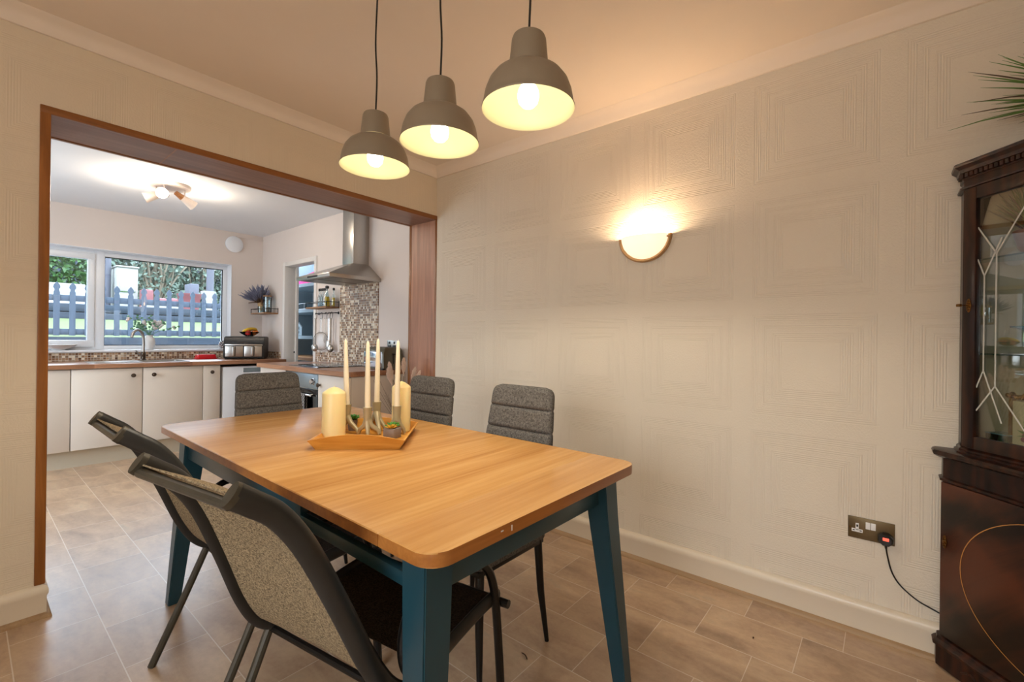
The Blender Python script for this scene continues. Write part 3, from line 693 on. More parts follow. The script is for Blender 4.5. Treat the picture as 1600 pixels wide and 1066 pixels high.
# ------------------------------------------------------------------ corner display cabinet
PX, PY, CA = 2.300, -.165, math.radians(41)
cb = thing('corner_cabinet', 'dark mahogany corner display cabinet with glazed upper door', 'cabinet', (PX, PY, 0), PI+CA)
ca, sa = math.cos(CA), math.sin(CA)
def wl(x, y):   # world -> local
    dx, dy = x-PX, y-PY; return (-ca*dx-sa*dy, sa*dx-ca*dy)
def foot(e=0., W_=.80, ins=0.):
    """footprint: front edge + two short returns to the walls + room corner"""
    x0 = ins; y0 = ins*.0
    px, py = PX-ca*ins+ins*.25*sa, PY-sa*ins-ins*.25*ca
    ly = wl(px, py)
    n1 = e/ sa if False else e
    # left front corner pushed by e in both directions
    A_ = (ly[0]-e*(1-ca)/sa, ly[1]-e)
    ql = wl(XR-.004, py+e)
    wr = W_-2*ins
    Bp = (ly[0]+wr+e*(1-sa)/ca, ly[1]-e)
    Rw = (PX-ca*(ly[0]+wr)+sa*ly[1], PY-sa*(ly[0]+wr)-ca*ly[1])
    qr = wl(Rw[0]-e, YR+.004)
    cc = wl(XR-.004, YR+.004)
    return [A_, Bp, qr, cc, ql]
def lay(zs, name, mat, ins=0., parent=None):
    rings = [[Vector((p[0], p[1], z)) for p in foot(e, ins=ins)] for z, e in zs]
    return B().loft(rings).obj(name, mat, parent or cb, smooth=25)
lay([(.085, .0), (.69, .0)], 'lower_body', 'maho')
lay([(.69, .0), (.775, .0)], 'frieze_panel', 'mahov')
lay([(.010, .014), (.082, .014), (.084, .022), (.094, .024), (.102, .018), (.106, .012), (.116, .010), (.120, .0)], 'base_moulding', 'maho')
lay([(.684, .0), (.686, .008), (.694, .009), (.698, .0)], 'frieze_bead', 'maho')
lay([(.768, .0), (.772, .014), (.780, .026), (.790, .030), (.797, .026), (.800, .018)], 'middle_slab', 'maho')
IN = .052
lay([(.800, .012), (.806, .012), (.810, .006), (.816, .006), (.822, .0)], 'upper_plinth', 'maho', IN)
# lower door with flame veneer and oval line
B().box(.003, .797, -.010, -.0005, .124, .682, .002).obj('lower_door', 'flame', cb)
ov = [(.40+.305*math.cos(a), .405+.235*math.sin(a)) for a in [2*PI*i/72 for i in range(72)]]
def sup(a, A_, C_, e=.8): return (.40+A_*math.copysign(abs(math.cos(a))**e, math.cos(a)), .402+C_*math.copysign(abs(math.sin(a))**e, math.sin(a)))
ov = [sup(2*PI*i/80, .322, .250, 1.) for i in range(80)]
b = B(); V = [[b.bm.verts.new((x+(x-.40)*k_, y, z+(z-.402)*k_)) for x, z in ov] for k_, y in ((0, -.0108), (.009, -.0108), (.009, -.0098), (0, -.0098))]
for a_, c_ in zip(V, V[1:]):
    for i in range(80): b.bm.faces.new((a_[i], a_[(i+1) % 80], c_[(i+1) % 80], c_[i]))
b.obj('inlay_line', 'inlay', cb)
def escut(x, z, key, par, y=-.010):
    b = B().lathe([(.006, 0), (.007, .002), (.004, .004), (0, .004)], (x, y, z), 12, Quaternion((1, 0, 0), PI/2).to_matrix())
    for k_ in (-.020, -.011, .011, .020): b.sphere((x, y-.001, z+k_), .0042, 8, (1, .4, 1))
    for sx in (-1, 1): b.tube([(x+sx*.004, y-.001, z-.018), (x+sx*.008, y-.001, z), (x+sx*.004, y-.001, z+.018)], .0014, 6)
    o = b.obj('escutcheon', 'brass', par)
    if key: B().tube([(x, y-.002, z), (x, y-.030, z)], .0018, 8).box(x-.007, x+.007, y-.040, y-.030, z-.005, z+.005, .002).obj('key', 'brass', cb)
escut(.020, .468, False, cb, -.0102)
# bottom apron ornament
for k_ in (.16, .40, .64): B().tube(bez([(k_-.06, -.026, .050), (k_-.03, -.030, .066), (k_, -.030, .052), (k_+.03, -.030, .066), (k_+.06, -.026, .050)], 4), .004, 6).obj('carved_scroll', 'maho', cb)
# upper case: shell made of boards
UZ0, UZ1 = .822, 1.775
F = foot(0, ins=IN); (ax, ay), (bx_, by_), qr, cc, ql = F
def board(p, q, z0, z1, th_, name, mat, sgn=1):
    P, Q = Vector((*p, 0)), Vector((*q, 0)); d_ = (Q-P).normalized(); nn = Vector((-d_.y, d_.x, 0))*sgn*th_
    r = [P, Q, Q+nn, P+nn]; return B().loft([[Vector((v.x, v.y, z)) for v in r] for z in (z0, z1)]).obj(name, mat, cb)
board((ax, ay), ql, UZ0, UZ1, .012, 'side_board', 'maho', -1)
board((bx_, by_), qr, UZ0, UZ1, .012, 'side_board', 'maho', 1)
board(ql, cc, UZ0, UZ1, .008, 'back_board', 'cream', -1)
board(cc, qr, UZ0, UZ1, .008, 'back_board', 'maho', -1)
poly = [Vector((*p, 0)) for p in F]
for z, nm, mt, tk in ((UZ0+.0, 'case_floor', 'maho', .012), (UZ1-.012, 'case_roof', 'maho', .012)):
    B().loft([[Vector((p.x, p.y, zz)) for p in poly] for zz in (z, z+tk)]).obj(nm, mt, cb)
sh = [(ax+.03, ay+.03), (bx_-.03, by_+.03), (qr[0]-.02, qr[1]-.01), (cc[0], cc[1]-.02), (ql[0]+.02, ql[1])]
for z in (1.150, 1.480): B().loft([[Vector((p[0], p[1], zz)) for p in sh] for zz in (z, z+.006)]).obj('glass_shelf', 'shelfglass', cb)
# front: fixed stiles, door frame, glazing
y0 = ay
U0, U1 = ax, bx_
dr = B()
dr.box(U0, U1, y0-.002, y0+.018, 1.700, UZ1, .002)
dr.box(U0, U0+.012, y0-.002, y0+.018, UZ0, 1.70, .001).box(U1-.012, U1, y0-.002, y0+.018, UZ0, 1.70, .001); dr.obj('case_front_frame', 'maho', cb)
lay([(1.733, .0), (1.736, .010), (1.742, .011), (1.746, .0)], 'cornice_bead', 'maho', IN)
dx0, dx1 = U0+.012, U1-.012
d = B().box(dx0, dx0+.040, y0-.012, y0+.010, UZ0+.004, 1.733, .003).box(dx1-.040, dx1, y0-.012, y0+.010, UZ0+.004, 1.733, .003).box(dx0+.0386, dx1-.0386, y0-.0105, y0+.010, UZ0+.004, UZ0+.046, .001).box(dx0+.0386, dx1-.0386, y0-.0105, y0+.010, 1.690, 1.733, .001).obj('glazed_door', 'maho', cb)
B().box(dx0+.036, dx1-.036, y0-.003, y0+.001, UZ0+.042, 1.694).obj('glass_pane', 'cabglass', d)
gx0, gx1, gz0, gz1 = dx0+.040, dx1-.040, UZ0+.046, 1.690
b = B()
def gl(p, q, w_=.0045):
    P, Q = Vector((p[0], 0, p[1])), Vector((q[0], 0, q[1])); t_ = (Q-P).normalized(); nn = Vector((-t_.z, 0, t_.x))*w_/2
    for yy in (y0-.0036,):
        b.loft([[P+nn+Vector((0, yy, 0)), P-nn+Vector((0, yy, 0)), P-nn+Vector((0, yy+.0006, 0)), P+nn+Vector((0, yy+.0006, 0))], [Q+nn+Vector((0, yy, 0)), Q-nn+Vector((0, yy, 0)), Q-nn+Vector((0, yy+.0006, 0)), Q+nn+Vector((0, yy+.0006, 0))]])
wv = (gx1-gx0)
for f1_ in (.10, .50, .90):
    xx = gx0+wv*f1_; gl((xx, gz0+.18), (xx, gz1-.20))
    if f1_ in (.10, .50, .90):
        for sg in (-1, 1):
            xe = xx+sg*wv*.20
            gl((xx, gz1-.20), (min(max(xe, gx0), gx1), gz1-.20+.20*min(1, abs(min(max(xe, gx0), gx1)-xx)/(wv*.20))))
            gl((xx, gz0+.18), (min(max(xe, gx0), gx1), gz0+.18-.18*min(1, abs(min(max(xe, gx0), gx1)-xx)/(wv*.20))))
xx = gx0+.022; gl((xx, gz0+.23), (xx, gz1-.27)); gl((xx, gz1-.27), (gx0+.075, gz1-.15)); gl((xx, gz1-.27), (gx0, gz1-.21)); gl((xx, gz0+.23), (gx0+.08, gz0+.06)); gl((xx, gz0+.23), (gx0, gz0+.17))
b.obj('bevelled_line', 'etch', d)
escut(dx0+.020, 1.322, True, d, y0-.0122)
# dentil cornice
lay([(1.768, .0), (1.772, .004), (1.792, .004), (1.794, .012), (1.806, .014), (1.816, .026), (1.824, .028), (1.828, .024)], 'cornice', 'maho', IN)
b = B(); nx = 44
for i in range(nx):
    x = U0-.004+(U1-U0+.008)*i/nx; b.box(x, x+.0115, y0-.0125, y0-.003, 1.777, 1.792, .001)
for i in range(2):
    q = Vector((*ql, 0)); a_ = Vector((ax, ay, 0)); dd = (q-a_); p_ = a_+dd*(.15+.4*i); b.box(p_.x-.005, p_.x+.005, p_.y-.012, p_.y, 1.777, 1.792)
b.obj('dentil_row', 'maho', cb)
cbM = Matrix.Translation((PX, PY, 0)) @ Matrix.Rotation(PI+CA, 4, 'Z')
def cw(u, v, z): return tuple(cbM @ Vector((u, v, z)))
def grass_plant(name, label, loc, n, L0, pot, seed, elmin=.1, open_=True):
    p = thing(name, label, 'plant', loc); r = random.Random(seed)
    if pot: B().lathe([(.042, 0), (.055, .03), (.066, .075), (.068, .082), (.060, .082), (.058, .074)], seg=32).obj('pot', 'copper', p)
    z0 = .074 if pot else .0
    B().lathe([(.056, z0-.012), (.056, z0), (0, z0+.004)], seg=20).obj('soil', 'soil', p)
    for mt, cnt in (('grass', n), ('grassd', n//3)):
        b = B()
        for i in range(cnt):
            a = r.uniform(0, 2*PI); el = r.uniform(elmin, 1.45); l = L0*r.uniform(.65, 1.1); dv = Vector((math.cos(a)*math.cos(el), math.sin(a)*math.cos(el), math.sin(el)))
            c0 = Vector((r.uniform(-.03, .03), r.uniform(-.03, .03), z0)); dr_ = .10*l*(1-math.sin(el))
            tipw = Vector(loc)+c0+dv*l*1.02
            if tipw.x > XR-.02 or tipw.y < YR+.02 or (not open_ and (Vector((tipw.x-PX, tipw.y-PY, 0)).dot(Vector((sa, -ca, 0))) < .03 or tipw.z > 1.75)): continue
            b.tube([c0, c0+dv*l*.4+Vector((0, 0, .03*l)), c0+dv*l*.75+Vector((0, 0, -dr_*.2)), c0+dv*l+Vector((0, 0, -dr_))], [.0032, .0036, .0026, .0004], 5, True, (.8, 1.2))
        b.obj('grass_blades', mt, p)
    return p
grass_plant('potted_grass', 'spiky green artificial grass plant standing on top of the mahogany cabinet', cw(.345, .17, 1.8285), 230, .33, True, 3, .15)
grass_plant('potted_grass', 'green grass plant in a rose copper pot on the top glass shelf', cw(.175, .15, 1.4872), 120, .17, True, 5, .75, False)
gd = thing('glass_dish', 'pale blue frilled glass dish inside the display cabinet', 'dish', cw(.24, .10, 1.157))
B().lathe([(.03, 0), (.034, .006), (.012, .012), (.012, .05), (.05, .075), (.085, .085), (.088, .09), (.05, .082), (0, .06)], seg=24).obj('dish_bowl', 'mirror', gd)
gf = thing('ornate_frame', 'gilt ornate frame with pressed flowers at the bottom of the display cabinet', 'frame', cw(.20, .085, UZ0+.012), PI+CA+math.radians(-12))
B().box(-.055, .09, -.004, .004, .02, .165).obj('backing_card', 'cream', gf)
b = B()
for a_, c_ in (((-.065, 0, .012), (-.062, 0, .175)), ((.098, 0, .012), (.098, 0, .175)), ((-.065, 0, .012), (.098, 0, .012)), ((-.075, 0, .178), (.108, 0, .178))): b.tube([a_, c_], .0085, 8)
for i in range(12): b.sphere((-.07+.175*i/11, -.006, .182+.006*math.sin(i*2)), .008, 8)
b.obj('gilt_moulding', 'gold', gf)
b = B()
for i in range(26): a_ = i*2.4; q = .004*math.sqrt(i); b.sphere((.03+q*math.cos(a_)*1.9, -.010, .055+q*math.sin(a_)*1.9), .011, 8, (1, .4, .8))
b.obj('flower_heads', 'petal', gf)
b = B()
for i in range(9): a_ = .5+i*.35; b.tube([(.03, -.008, .06), (.03+.03*math.cos(a_), -.012, .06+.03*math.sin(a_)), (.03+.06*math.cos(a_), -.010, .06+.055*math.sin(a_))], [.001, .009, .001], 6, True, (.3, 1))
b.obj('flower_leaves', 'leaf', gf)
nt = thing('glass_box', 'small dark glass box beside the gilt frame in the cabinet', 'box', cw(.115, .10, UZ0+.012), PI+CA)
B().box(-.035, .03, -.03, .03, 0, .045, .002).obj('box_body', 'shelfglass', nt); B().box(-.036, .031, -.031, .031, .045, .048).obj('lid', 'mirror', nt)

# ------------------------------------------------------------------ kitchen: back run under the window
DF = 5.470
def knob(par, x, y, z, axis='y'):
    rot = Quaternion((1, 0, 0), PI/2).to_matrix() if axis == 'y' else Quaternion((0, 1, 0), -PI/2).to_matrix()
    B().lathe([(.008, 0), (.006, .010), (.016, .016), (.019, .022), (.016, .027), (.009, .028), (.006, .031), (0, .032)], (x, y, z), 20, rot).obj('knob', 'pewter', par)
def base_unit(label, x0, x1, kx=None):
    c = thing('base_cabinet', label, 'cabinet', (x0, DF, 0), 0, 'cream kitchen base units under the window')
    w_ = x1-x0
    B().box(.0, w_, .022, .56, .152, .868).obj('carcass', 'unit', c)
    d_ = B().box(.0015, w_-.0015, 0, .019, .155, .862, .002).obj('door', 'unit', c)
    if kx: knob(d_, kx-x0, 0, .795)
    return c
base_unit('cream base unit at the far left under the worktop, beside the wooden opening trim', -.30, .608)
base_unit('cream base unit left of the sink tap with its knob at the right edge', .611, 1.104, 1.033)
base_unit('cream base unit right of the sink tap with its knob at the left edge', 1.107, 1.598, 1.188)
base_unit('narrow cream base unit between the wide unit and the washing machine', 1.601, 1.760, 1.680)
tag(B().box(-.30, 1.765, DF+.055, DF+.072, 0, .150).obj('plinth', 'plinth'), 'long cream plinth board under the window base units', 'plinth')
wt = thing('worktop', 'wood effect worktop running under the kitchen window', 'worktop', (0, 0, 0))
sx0, sx1, sy0, sy1 = .76, 1.50, 5.56, 5.93
b = B().box(-.3, sx0, DF-.02, KY-.001, .870, .910, .003).box(sx1, KX-.001, DF-.02, KY-.001, .870, .910, .003).box(sx0-.002, sx1+.002, DF-.02, sy0, .870, .910, .003).box(sx0-.002, sx1+.002, sy1, KY-.001, .870, .910, .003)
b.obj('worktop_slab', 'worktop', wt)
sk = thing('kitchen_sink', 'stainless steel inset sink with drainer under the window', 'sink', (1.13, 5.745, .91))
b = B(); rr = [(rrect(-.385, .385, -.20, .20, .04), .0005), (rrect(-.385, .385, -.20, .20, .04), .004), (rrect(-.36, .36, -.175, .175, .04), .003)]
b.loft([[Vector((p[0], p[1], z)) for p in P] for P, z in rr], False)
b.loft([[Vector((p[0], p[1], z)) for p in rrect(.0, .355, -.17, .17, .05)] for z in (.003, -.03)], False)
b.loft([[Vector((p[0], p[1], z)) for p in rrect(.0+k_, .355-k_, -.17+k_, .17-k_, .05)] for z, k_ in ((-.03, 0), (-.035, .02))])
b.box(-.36, .01, -.175, .175, -.002, .002); b.box(-.36, .36, .168, .18, 0, .003); b.box(-.36, .36, -.18, -.168, 0, .003)
for i in range(6): b.box(-.34, -.03, -.13+.05*i, -.12+.05*i, .002, .005, .001)
b.obj('sink_bowl', 'steel', sk)
tp = thing('mixer_tap', 'chrome swan neck mixer tap behind the sink', 'tap', (1.205, 5.955, .912))
B().lathe([(.028, 0), (.028, .008), (.020, .015), (.020, .075), (.016, .085), (.013, .090)], seg=24).obj('tap_body', 'pewter', tp)
B().tube(bez([(0, 0, .08), (0, 0, .20), (-.012, -.012, .275), (-.055, -.055, .315), (-.10, -.10, .290), (-.118, -.118, .240)], 6), [.0125]*31, 12).obj('spout', 'steel', tp)
B().tube([(-.01, -.01, .045), (-.05, -.045, .070), (-.075, -.068, .105)], [.010, .007, .006], 10).obj('lever', 'steel', tp)
# splashback
ms = thing('mosaic_splashback', 'beige and brown mosaic tile strip under the kitchen window', 'tiles')
B().box(-.3, KX-.001, KY-.008, KY-.0005, .910, .992).obj('tile_strip', 'mosaic', ms)
B().box(KX-.008, KX-.0005, 5.60, KY-.008, .910, .992).obj('tile_strip', 'mosaic', ms)
# washing machine
wm = thing('washing_machine', 'white freestanding appliance under the worktop corner', 'appliance', (1.785, DF+.005, 0))
B().box(0, .59, .02, .56, .01, .842, .006).obj('body', 'upvc', wm); B().box(.0, .59, .0, .021, .02, .842, .008).obj('front_panel', 'upvc', wm)
B().box(.20, .56, -.002, .001, .775, .825, .002).obj('control_panel', 'panelsteel', wm)
# air fryer
af = thing('air_fryer', 'black and chrome double drawer air fryer on the worktop corner', 'air fryer', (2.135, 5.80, .9105), math.radians(-31))
b = B(); prof = [(-.150, .012), (-.150, .150), (-.138, .160), (-.135, .205), (-.115, .252), (-.095, .262), (.14, .262), (.155, .245), (.155, .012)]
b.loft([[Vector((x, y, z)) for y, z in prof] for x in (-.205, .205)]); bmesh.ops.recalc_face_normals(b.bm, faces=b.bm.faces)
bmesh.ops.bevel(b.bm, geom=list(b.bm.edges), offset=.008, segments=2, affect='EDGES'); b.obj('body', 'black', af)
B().box(-.19, .19, -.1505, -.146, .155, .172, .002).obj('trim_strip', 'steel', af)
for sx in (-1, 1):
    d_ = B().box(sx*.095-.090, sx*.095+.090, -.160, -.148, .030, .150, .004).obj('drawer', 'steel', af)
    B().box(sx*.095-.014, sx*.095+.014, -.190, -.158, .035, .148, .006).obj('drawer_handle', 'black', d_)
    B().box(sx*.095-.011, sx*.095+.011, -.1925, -.1895, .040, .143, .001).obj('handle_trim', 'steel', d_)
for sx in (-1, 1):
    B().box(sx*.18-.015, sx*.18+.015, -.12, .13, 0, .013).obj('foot', 'black', af)
B().box(-.032, .032, -.1385, -.1365, .187, .192).obj('worn_badge', 'pewter', af)
fb = thing('fruit_bowl', 'shallow clear fruit bowl on top of the air fryer', 'bowl', (2.155, 5.78, 1.1735))
B().lathe([(.035, 0), (.045, .004), (.085, .030), (.108, .052), (.105, .052), (.082, .034), (.043, .009), (0, .008)], seg=32).obj('bowl_shell', 'clear', fb)
for i in range(4):
    r_ = .105; a0 = -.9+i*.28; pts = [(-.095+.02*i, -.045+.022*i, .052), (-.055+.02*i, -.050+.022*i, .072), (.0+.015*i, -.035+.02*i, .088), (.055, -.01+.015*i, .086), (.092, .012+.012*i, .068)]
    bn = B(); bn.tube(bez(pts, 4), [.004]+[.010, .014, .016]+[.0175]*10+[.014, .010, .004], 8)
    tag(bn.obj('banana', 'banana'), ['frontmost banana lying across the fruit bowl', 'second banana from the front in the fruit bowl', 'third banana from the front in the fruit bowl', 'rearmost banana in the fruit bowl'][i], 'banana', 'bananas in the fruit bowl').location = (2.155, 5.78, 1.1735)
def fruit(nm, mt, x, y, z, r_, lb):
    o = B().sphere((0, 0, 0), r_, 16, (1, 1, .92)).obj(nm, mt, None, (2.155+x, 5.78+y, 1.1735+z), 80); tag(o, lb, nm, 'fruit in the clear bowl'); return o
fruit('apple', 'apple', -.035, -.055, .040, .032, 'red apple at the front of the fruit bowl')
fruit('orange', 'orange', .030, -.050, .040, .030, 'orange beside the red apple in the fruit bowl')
fruit('orange', 'orange', .070, .0, .048, .028, 'small orange at the right edge of the fruit bowl')
bd = thing('butter_dish', 'red plastic lidded dish on the worktop below the window', 'dish', (1.775, 5.985, .9105))
B().loft([[Vector((p[0]*k_, p[1]*k_, z)) for p in rrect(-.105, .105, -.055, .055, .02)] for z, k_ in ((0, 1), (.010, 1.02), (.012, .94), (.045, .86), (.050, .80))]).obj('lid', 'red', bd)
# window sill things
def blades(b, base, n, l, spread, rr_, seed, w_=.002, up_=.6):
    r = random.Random(seed)
    for i in range(n):
        a = r.uniform(0, 2*PI); e = r.uniform(up_, 1.5); ll = l*r.uniform(.6, 1.1); d_ = Vector((math.cos(a)*math.cos(e)*spread, math.sin(a)*math.cos(e)*spread, math.sin(e)))
        b.tube([base, base+d_*ll*.5+Vector((0, 0, .02)), base+d_*ll], [w_, w_*.8, w_*.4], 4)
        yield base+d_*ll, r
va = thing('flower_vase', 'white vase of eucalyptus and pale flowers on the kitchen window sill', 'vase', (1.305, 6.205, WZ0+.0125))
B().lathe([(.030, 0), (.046, .02), (.056, .07), (.050, .115), (.032, .14), (.034, .155), (.028, .155), (.028, .14)], seg=28).obj('vase_body', 'china', va)
b = B(); b2 = B(); b3 = B()
for tip, r in blades(b, Vector((0, 0, .15)), 26, .24, 1.25, .1, 11, .0018, .35):
    tip.y = max(-.12, min(.05, tip.y*.5))
    if r.random() < .45:
        for k_ in range(3): b2.sphere(tip+Vector((r.uniform(-.02, .02), r.uniform(-.012, .012), r.uniform(-.02, .02))), r.uniform(.012, .02), 7)
    else:
        for k_ in range(5): b3.sphere(tip*(.55+.1*k_)+Vector((r.uniform(-.02, .02), r.uniform(-.01, .01), .15*(1-(.55+.1*k_)))), .013, 6, (1, .5, .8))
b.obj('flower_stems', 'eucal', va); b2.obj('pale_blossoms', 'flowerw', va); b3.obj('eucalyptus_leaves', 'eucal', va)
orn = thing('silver_ornament', 'silver mottled round ornament in the right corner of the window sill', 'ornament', (2.015, 6.19, WZ0+.0125))
b = B().lathe([(.025, 0), (.022, .01)], seg=16); r = random.Random(4)
for i in range(40): 
    a_, e_ = i*2.4, math.asin(-1+2*(i+.5)/40); b.sphere((.038*math.cos(a_)*math.cos(e_), .038*math.sin(a_)*math.cos(e_), .052+.042*math.sin(e_)), .012, 6)
b.obj('ornament_ball', 'chrome', orn)
dn = thing('serving_dish', 'white scalloped dish leaning at the left end of the window sill', 'dish', (.60, 6.20, WZ0+.0125))
B().lathe([(.05, 0), (.055, .006), (.11, .032), (.135, .055), (.130, .056), (.10, .036), (0, .012)], seg=36).obj('dish_body', 'china', dn)
# extractor disc on the window wall
vd = thing('wall_vent', 'round white ventilation disc high on the window wall', 'vent', (2.105, KY, 2.29))
B().lathe([(.085, 0), (.085, .010), (.098, .012), (.098, .022), (.088, .030), (.03, .034), (0, .034)], (0, 0, 0), 40, Quaternion((1, 0, 0), PI/2).to_matrix()).obj('vent_disc', 'upvc', vd)
tag(B().box(2.13, KX-.001, KY-.014, KY-.0005, 2.385, 2.40, .002).obj('cable_trunking', 'kwall'), 'thin painted cable trunking running from the vent disc to the corner', 'trunking')

# ------------------------------------------------------------------ corner shelf with lavender
FR = KX-.001
def rack_shelf(nm, label, y0, y1, z, d_, grp=None):
    s = thing(nm, label, 'shelf', (FR, y0, z), 0)
    B().box(-d_, 0, 0, y1-y0, 0, .016, .002).obj('shelf_board', 'shelfw', s)
    b = B(); w_ = y1-y0
    for y in (.004, w_-.004): b.box(-.005, -.001, y-.004, y+.004, .0, .075).box(-d_, -.001, y-.003, y+.003, .060, .066).box(-d_, -d_+.006, y-.003, y+.003, .0, .066)
    b.box(-d_, -d_+.006, 0, w_, .060, .066).obj('wire_rail', 'blackm', s)
    return s
rack_shelf('wall_shelf', 'small wooden wall shelf with black rail in the window corner', 5.68, 6.08, 1.445, .16)
jr = thing('glass_jar', 'tall clear glass jar with a wooden lid on the corner shelf', 'jar', (2.345, 5.76, 1.4615))
B().lathe([(.044, 0), (.046, .01), (.046, .19), (.043, .19), (.042, .01)], seg=24).obj('jar_body', 'clear', jr)
B().lathe([(.049, .19), (.049, .205), (0, .205)], seg=24).obj('wooden_lid', 'shelfw', jr)
B().lathe([(.038, .004), (.038, .055), (.02, .066), (0, .066)], seg=16).obj('jar_contents', 'stem', jr)
lv = thing('lavender_bunch', 'bunch of dried lavender tied with straw in a glass on the corner shelf', 'flowers', (2.335, 5.93, 1.4615))
B().lathe([(.030, 0), (.034, .08), (.032, .08), (.028, .004), (0, .004)], seg=20).obj('glass_tumbler', 'clear', lv)
B().lathe([(.018, .03), (.030, .085), (.036, .115), (.028, .13)], seg=14).obj('straw_tie', 'twine', lv)
b = B(); b2 = B(); r = random.Random(9)
for i in range(190):
    a_ = r.uniform(0, 2*PI); e_ = r.uniform(.35, 1.5); d_ = Vector((math.cos(a_)*math.cos(e_), math.sin(a_)*math.cos(e_), math.sin(e_)*.92)); 
    if d_.x > .3: d_.x *= .3
    l_ = r.uniform(.17, .27); c0 = Vector((0, 0, .11)); b.tube([c0, c0+d_*l_*.6], [.0012, .001], 4)
    b2.tube([c0+d_*l_*.5, c0+d_*l_*.75, c0+d_*l_], [.002, .0072, .0018], 5)
b.obj('lavender_stems', 'stem', lv); b2.obj('lavender_heads', 'lav', lv)
b = B().tube(bez([(-.01, -.06, .30), (-.03, -.08, .24), (-.02, -.07, .16), (0, -.03, .10)], 5), [.006]*15+[.004], 6)
b.tube(bez([(-.13, .02, .115), (-.07, -.01, .125), (0, 0, .12)], 5), .005, 6).obj('twisted_twig', 'stem', lv)

# ------------------------------------------------------------------ kitchen: right run with hob, oven, hood
RX = 1.885
y0_, y1_ = 3.20, 4.77
w2 = thing('worktop', 'wood effect worktop carrying the hob and the toaster', 'worktop', (0, 0, 0))
poly = [(RX, y1_+.10), (RX, y0_+.035), (RX+.035, y0_), (KX-.001, y0_), (KX-.001, y1_+.012), (KX-.06, y1_+.10)]
b = B().prism(poly, .870, .910); bmesh.ops.recalc_face_normals(b.bm, faces=b.bm.faces); bmesh.ops.bevel(b.bm, geom=list(b.bm.edges), offset=.003, segments=2, affect='EDGES'); b.obj('worktop_slab', 'worktopy', w2)
ux = RX+.035
cu = thing('base_cabinet', 'cream base unit at the near end of the side run, right of the oven', 'cabinet', (ux, y0_+.02, 0))
B().box(.020, KX-ux-.002, 0, .48, .0, .868).obj('carcass', 'unit', cu)
d_ = B().box(0, .019, .003, .477, .152, .862, .002).obj('door', 'unit', cu); knob(d_, 0, .445, .775, 'x')
ov_ = thing('built_in_oven', 'built-in oven with steel control strip and black glass door', 'oven', (ux, y0_+.502, 0))
B().box(.020, KX-ux-.002, 0, .595, .0, .868).obj('oven_housing', 'unit', ov_)
B().box(-.002, .019, .004, .592, .735, .858, .002).obj('control_panel', 'panelsteel', ov_)
for yy in (.075, .52): B().lathe([(.030, 0), (.030, .004), (.024, .006), (.022, .026), (.0, .028)], (-.002, yy, .797), 24, Quaternion((0, 1, 0), -PI/2).to_matrix()).obj('control_knob', 'chrome', ov_)
od = B().box(-.004, .019, .004, .592, .18, .728, .003).obj('oven_door', 'ovglass', ov_)
b = B().tube([(-.040, .05, .682), (-.040, .545, .682)], .009, 12)
for yy in (.07, .525): b.tube([(-.004, yy, .682), (-.040, yy, .682)], .007, 8)
b.obj('door_handle', 'chrome', od)
tt = thing('tea_towel', 'black and white checked tea towel hanging on the oven door handle', 'towel', (ux-.040, y0_+.502+.125, .682))
b = B(); rings = []
for i in range(17):
    yy = .0+.30*i/16; f = .004*math.sin(i*1.9)
    rings.append([Vector((.013, yy, -.26)), Vector((.012, yy, .0)), Vector((.006, yy, .0115)), Vector((-.006, yy, .0115)), Vector((-.012, yy, 0)), Vector((-.016+f, yy, -.17)), Vector((-.018+f*1.5, yy, -.34)), Vector((-.015+f*1.5, yy, -.34)), Vector((-.013+f, yy, -.17)), Vector((-.010, yy, 0)), Vector((0, yy, .0098)), Vector((.0105, yy, 0)), Vector((.011, yy, -.26))])
b.loft(rings).obj('towel_cloth', 'clothtea', tt)
tag(B().box(ux, KX-.002, y0_+1.10, y1_+.09, .0, .868).obj('end_panel', 'unit'), 'cream end panel closing the side run beside the pantry doorway', 'panel')
hb = thing('ceramic_hob', 'black glass ceramic hob set in the side worktop', 'hob', (1.955, 3.765, .9102))
B().box(0, .47, 0, .56, 0, .005, .002).obj('hob_glass', 'ovglass', hb)
b = B()
for xx, yy, r_ in ((.13, .15, .085), (.34, .15, .065), (.13, .41, .07), (.34, .41, .085)):
    b.loft([[Vector((xx+rr_*math.cos(a*PI/16), yy+rr_*math.sin(a*PI/16), z)) for a in range(32)] for rr_, z in ((r_, .005), (r_, .0053), (r_-.002, .0053), (r_-.002, .005))], False)
b.obj('cooking_zone_ring', 'steel', hb)
ms2 = thing('mosaic_splashback', 'tall beige mosaic tile panel behind the hob with a low strip beside it', 'tiles')
B().box(KX-.008, KX-.0005, 3.605, 4.265, .9105, 1.70).obj('tile_panel', 'mosaic', ms2)
B().box(KX-.008, KX-.0005, 4.265, DY0-.047, .9105, 1.022).obj('tile_strip', 'mosaic', ms2)
hd = thing('cooker_hood', 'stainless steel chimney cooker hood above the hob', 'cooker hood', (KX-.0005, 3.86, 1.688))
hy0, hy1, hx = -.285, .300, -.50
b = B(); b.box(hx, 0, hy0, hy1, 0, .032, .002); b.obj('hood_rim', 'steel', hd)
b = B(); b.loft([[Vector((hx+.003, hy0+.003, .032)), Vector((-.0, hy0+.003, .032)), Vector((-.0, hy1-.003, .032)), Vector((hx+.003, hy1-.003, .032))], [Vector((-.165, -.09, .172)), Vector((0, -.09, .172)), Vector((0, .10, .172)), Vector((-.165, .10, .172))]]); b.obj('hood_canopy', 'steel', hd)
B().box(-.163, 0, -.088, .098, .172, KH-1.688-.001, .002).obj('hood_chimney', 'steel', hd)
B().box(hx-.001, hx+.002, -.09, .09, .008, .024).obj('hood_controls', 'dark', hd)
b = B()
